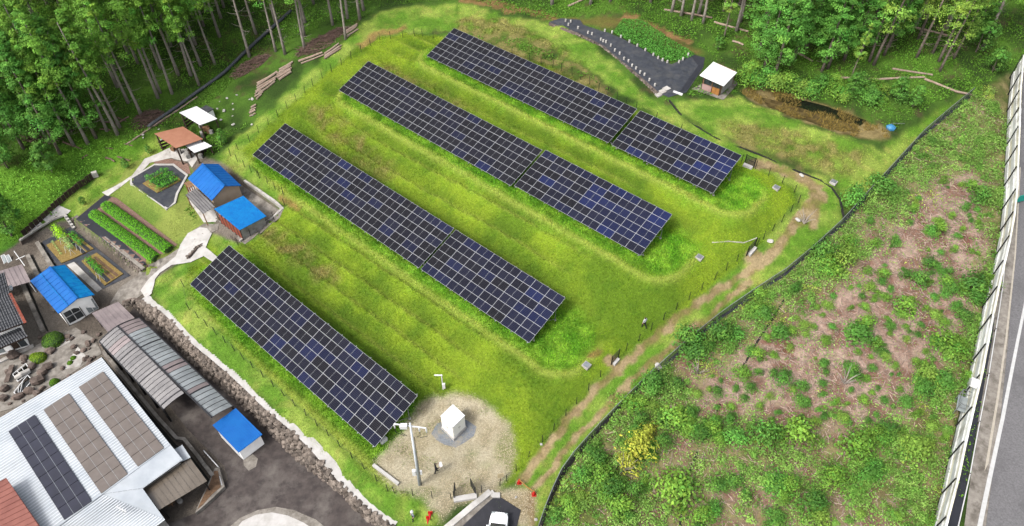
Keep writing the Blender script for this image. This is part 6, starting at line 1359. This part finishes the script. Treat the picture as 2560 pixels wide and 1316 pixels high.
# ------------------------------------------------------------------ car
t = NT('car_paint'); t.col((.78, .78, .79, 1)); t.setp(Roughness=.25); t.b.inputs['Coat Weight'].default_value = .6; M['car_paint'] = t.m
def car(front, heading, label):
    """front: ground point under the nose; heading: unit vector the car faces"""
    L, Wd = 4.3, 1.72; h = Vector(heading).normalized(); s = Vector((h.y, -h.x, 0)); z0 = front.z + .04; T = empty('parked_car', front - h * L / 2, label=label, cat='car')
    def pt(x, y, z): return front - h * x + s * y + Vector((0, 0, z0 - front.z + z))
    prof = [(0.0, .62, .35, .62), (.08, .74, .3, .7), (.35, .82, .26, .8), (.8, .85, .25, .88), (1.25, .86, .25, .93), (2.2, .86, .25, .95), (3.4, .85, .25, .96), (4.05, .8, .28, .95), (4.25, .72, .34, .85)]
    V = []; F = []; n = 8
    for x, hw, zb, zt in prof: V += [pt(x, -hw * .9, zb), pt(x, -hw, zb + .15), pt(x, -hw * .98, zt - .18), pt(x, -hw * .82, zt - .02), pt(x, hw * .82, zt - .02), pt(x, hw * .98, zt - .18), pt(x, hw, zb + .15), pt(x, hw * .9, zb)]
    for i in range(len(prof) - 1):
        for k in range(n): F.append((i * n + k, i * n + (k + 1) % n, (i + 1) * n + (k + 1) % n, (i + 1) * n + k))
    F += [tuple(range(n)), tuple(reversed(range((len(prof) - 1) * n, len(prof) * n)))]; b = MB(); b.add(V, F); o = b.build('body', M['car_paint'], T, True)
    md = o.modifiers.new('subd', 'SUBSURF'); md.levels = md.render_levels = 2
    b = MB(); b.hexa([pt(1.95, -.62, 1.42), pt(1.95, .62, 1.42), pt(3.45, .6, 1.42), pt(3.45, -.6, 1.42)][::-1], [pt(2.05, -.56, 1.47), pt(2.05, .56, 1.47), pt(3.35, .54, 1.47), pt(3.35, -.54, 1.47)][::-1]); b.build('roof', M['car_paint'], T)
    def glass(nm, q): b = MB(); nn = (q[1] - q[0]).cross(q[3] - q[0]).normalized() * .02; b.hexa([v - nn for v in q], [v + nn for v in q]); b.build(nm, M['glass_dark'], T)
    glass('windscreen', [pt(1.22, -.7, .93), pt(1.22, .7, .93), pt(1.97, .58, 1.43), pt(1.97, -.58, 1.43)]); glass('rear_window', [pt(4.0, -.66, .95), pt(4.0, .66, .95), pt(3.42, .56, 1.43), pt(3.42, -.56, 1.43)])
    for sd_ in (-1, 1):
        glass('side_window', [pt(1.35, sd_ * .74, .95), pt(3.9, sd_ * .7, .95), pt(3.4, sd_ * .6, 1.42), pt(2.0, sd_ * .61, 1.42)])
        MB().tube([pt(1.55, sd_ * .8, .98), pt(1.58, sd_ * 1.0, 1.02)], [.07, .1], 8).build('mirror', M['car_paint'], T); MB().box(pt(.13, sd_ * .58, .68), (.3, .12, .12), math.atan2(s.y, s.x)).build('headlight', M['glass_pale'], T)
        for x in (.85, 3.4):
            c = pt(x, sd_ * .78, .3); w_ = MB().tube([c - s * .1, c + s * .1], .32, 16).build('wheel', M['black_rubber'], T); MB().tube([c - s * .115, c + s * .115], .19, 12).build('rim', M['galvanised'], w_)
car(G(1250, 1289), (.12, 1, 0), 'white car cut by the bottom edge on the dark asphalt drive')
# ------------------------------------------------------------------ pipe, logs, brush, fallen timber
PP = [(372,322), (381,314.6), (447,269), (489,238), (535,206), (566,182), (608,140), (650,101), (690,66), (730,30)]
P = resample([G(*p) + Vector((0, 0, .3)) for p in PP], .9); tag(MB().tube(P, [.26 if i % 2 else .23 for i in range(len(P))], 8).build('drain_pipe', M['pipe_grey'], None, True), 'long dark grey drain pipe lying along the edge of the left wood', 'pipe')
def log(a, b, r, label, grp, mat='cut_wood'):
    A, B = G(*a) + Vector((0, 0, r)), G(*b) + Vector((0, 0, r)); m = A.lerp(B, .5) + Vector((rnd.gauss(0, .05), rnd.gauss(0, .05), 0)); return tag(MB().tube([A, m, B], [r, r * .93, r * .85], 7).build('log', M[mat]), label if grp.startswith('fallen trunks') else short(label) + ', ' + where(m), 'log', grp)
for (cx, cy, dx, dy, n, sp, lb) in [(712,182,34,-20,6,5,'log in the pile above the white stones'), (668,212,46,-30,5,6,'log in the long pile on the upper left lawn edge'), (648,238,20,-12,4,6,'short log below the long pile on the lawn edge'), (632,282,14,-8,4,7,'short split log at the lower end of the lawn'), (878,82,28,-18,5,4,'log stacked at the foot of the bare pale conifer'), (830,132,40,-26,4,4,'log laid along the upper lawn edge'), (780,150,60,-22,2,5,'long log beside the brush pile')]:
    for i in range(n): log((cx - dx / 2 + rnd.uniform(-4, 4), cy - dy / 2 + i * sp - n * sp / 2), (cx + dx / 2 + rnd.uniform(-4, 4), cy + dy / 2 + i * sp - n * sp / 2), rnd.uniform(.13, .2), lb, lb + ' group')
for i, (a, b) in enumerate([((2100,197), (2200,201)), ((2200,201), (2310,196)), ((2230,175), (2330,190)), ((2310,200), (2390,232)), ((2390,232), (2440,242)), ((1660,27), (1780,47)), ((1785,58), (1870,82)), ((1420,18), (1460,0)), ((2280,70), (2380,95)), ((1985,130), (2030,156)), ((1830,105), (1858,115))]):
    log(a, b, .16, 'long fallen trunk on the ground %s' % ['above the pond, left half', 'above the pond, right half', 'behind the pond log line', 'sloping down from the pond logs', 'lowest beside the fence end', 'under the dark wood', 'at the foot of the dark wood', 'at the top edge of the picture', 'inside the right wood', 'under the dense trees', 'above the small hut'][i], 'fallen trunks in the right wood')
for i in range(16):
    x_, y_ = rnd.uniform(0, 330), rnd.uniform(290, 400); log((x_, y_), (x_ + rnd.uniform(15, 50), y_ + rnd.uniform(-22, 22)), rnd.uniform(.08, .14), 'thin fallen stem on the floor of the left wood', 'fallen stems in the left wood', 'dead_wood')
for i in range(10):
    t = i / 9; x_, y_ = 330 + 150 * t, 352 - 100 * t; log((x_ - 12, y_ + 10), (x_ + 14, y_ - 8), .12, 'log edging the path at the foot of the left wood', 'logs edging the path')
def brush(px, py, rx, ry, n, label, ang=-.5):
    c = G(px, py); b = MB()
    for i in range(n):
        a = rnd.uniform(0, 6.28); r = math.sqrt(rnd.random()); p = c + Vector((rx * r * math.cos(a), ry * r * math.sin(a), 0)); p = c + Matrix.Rotation(ang * -1, 3, 'Z') @ (p - c); h = (1 - r * r) * .7 * rnd.random(); z = H(p.x, p.y) + h + .05
        d = ang * -1 + rnd.gauss(0, .5); L = rnd.uniform(.6, 1.8); v = Vector((math.cos(d), math.sin(d), rnd.gauss(0, .12))) * L / 2; b.bar(Vector((p.x, p.y, z)) - v, Vector((p.x, p.y, z)) + v, rnd.uniform(.03, .07), .04)
    return tag(b.build('brush_pile', M['dead_wood']), label, 'brush pile', kind='stuff')
brush(628, 165, 3.2, 1.3, 300, 'heap of cut reddish branches beside the pipe at the left wood', -.7); brush(795, 112, 3.6, 1.6, 360, 'large heap of cut branches under the pale conifers', -.6); brush(372, 300, 2.2, 1.4, 220, 'heap of dead branches on the floor of the left wood', -.6); brush(95, 335, 3.0, 1.6, 240, 'scattered dead branches at the left end of the wood', 0); brush(840, 85, 2.2, 1.0, 160, 'branch heap beside the stacked logs', -.6)
for i, (px, py) in enumerate([(1745,935), (1560,1180), (2110,960), (2010,560), (1930,420)][:4]):
    c = G(px, py); b = MB()
    for k in range(14):
        a = rnd.uniform(0, 6.28); e = c + Vector((math.cos(a) * rnd.uniform(.5, 1.4), math.sin(a) * rnd.uniform(.5, 1.4), rnd.uniform(.8, 2.2))); b.tube([c, c.lerp(e, .5) + Vector((0, 0, .2)), e], [.05, .03, .01], 4, False)
    tag(b.build('dead_shrub', M['bark_pale']), 'leafless pale dead shrub %s' % ['below the fence bend', 'among the bushes near the bottom of the lot', 'in the middle of the lower lot', 'near the upper fence'][i], 'dead shrub', 'leafless shrubs on the lot')
ribbon('lot_furrow', [(1960,750), (1930,800), (1890,860), (1850,930)], .22, .02, 'ditch', label='narrow dark furrow along the upper left of the cleared lot', cat='furrow')
ribbon('lot_furrow', [(1800,1010), (1770,1070), (1740,1140), (1715,1200), (1700,1316)], .22, .02, 'ditch', label='narrow dark furrow down the lower left of the cleared lot', cat='furrow')
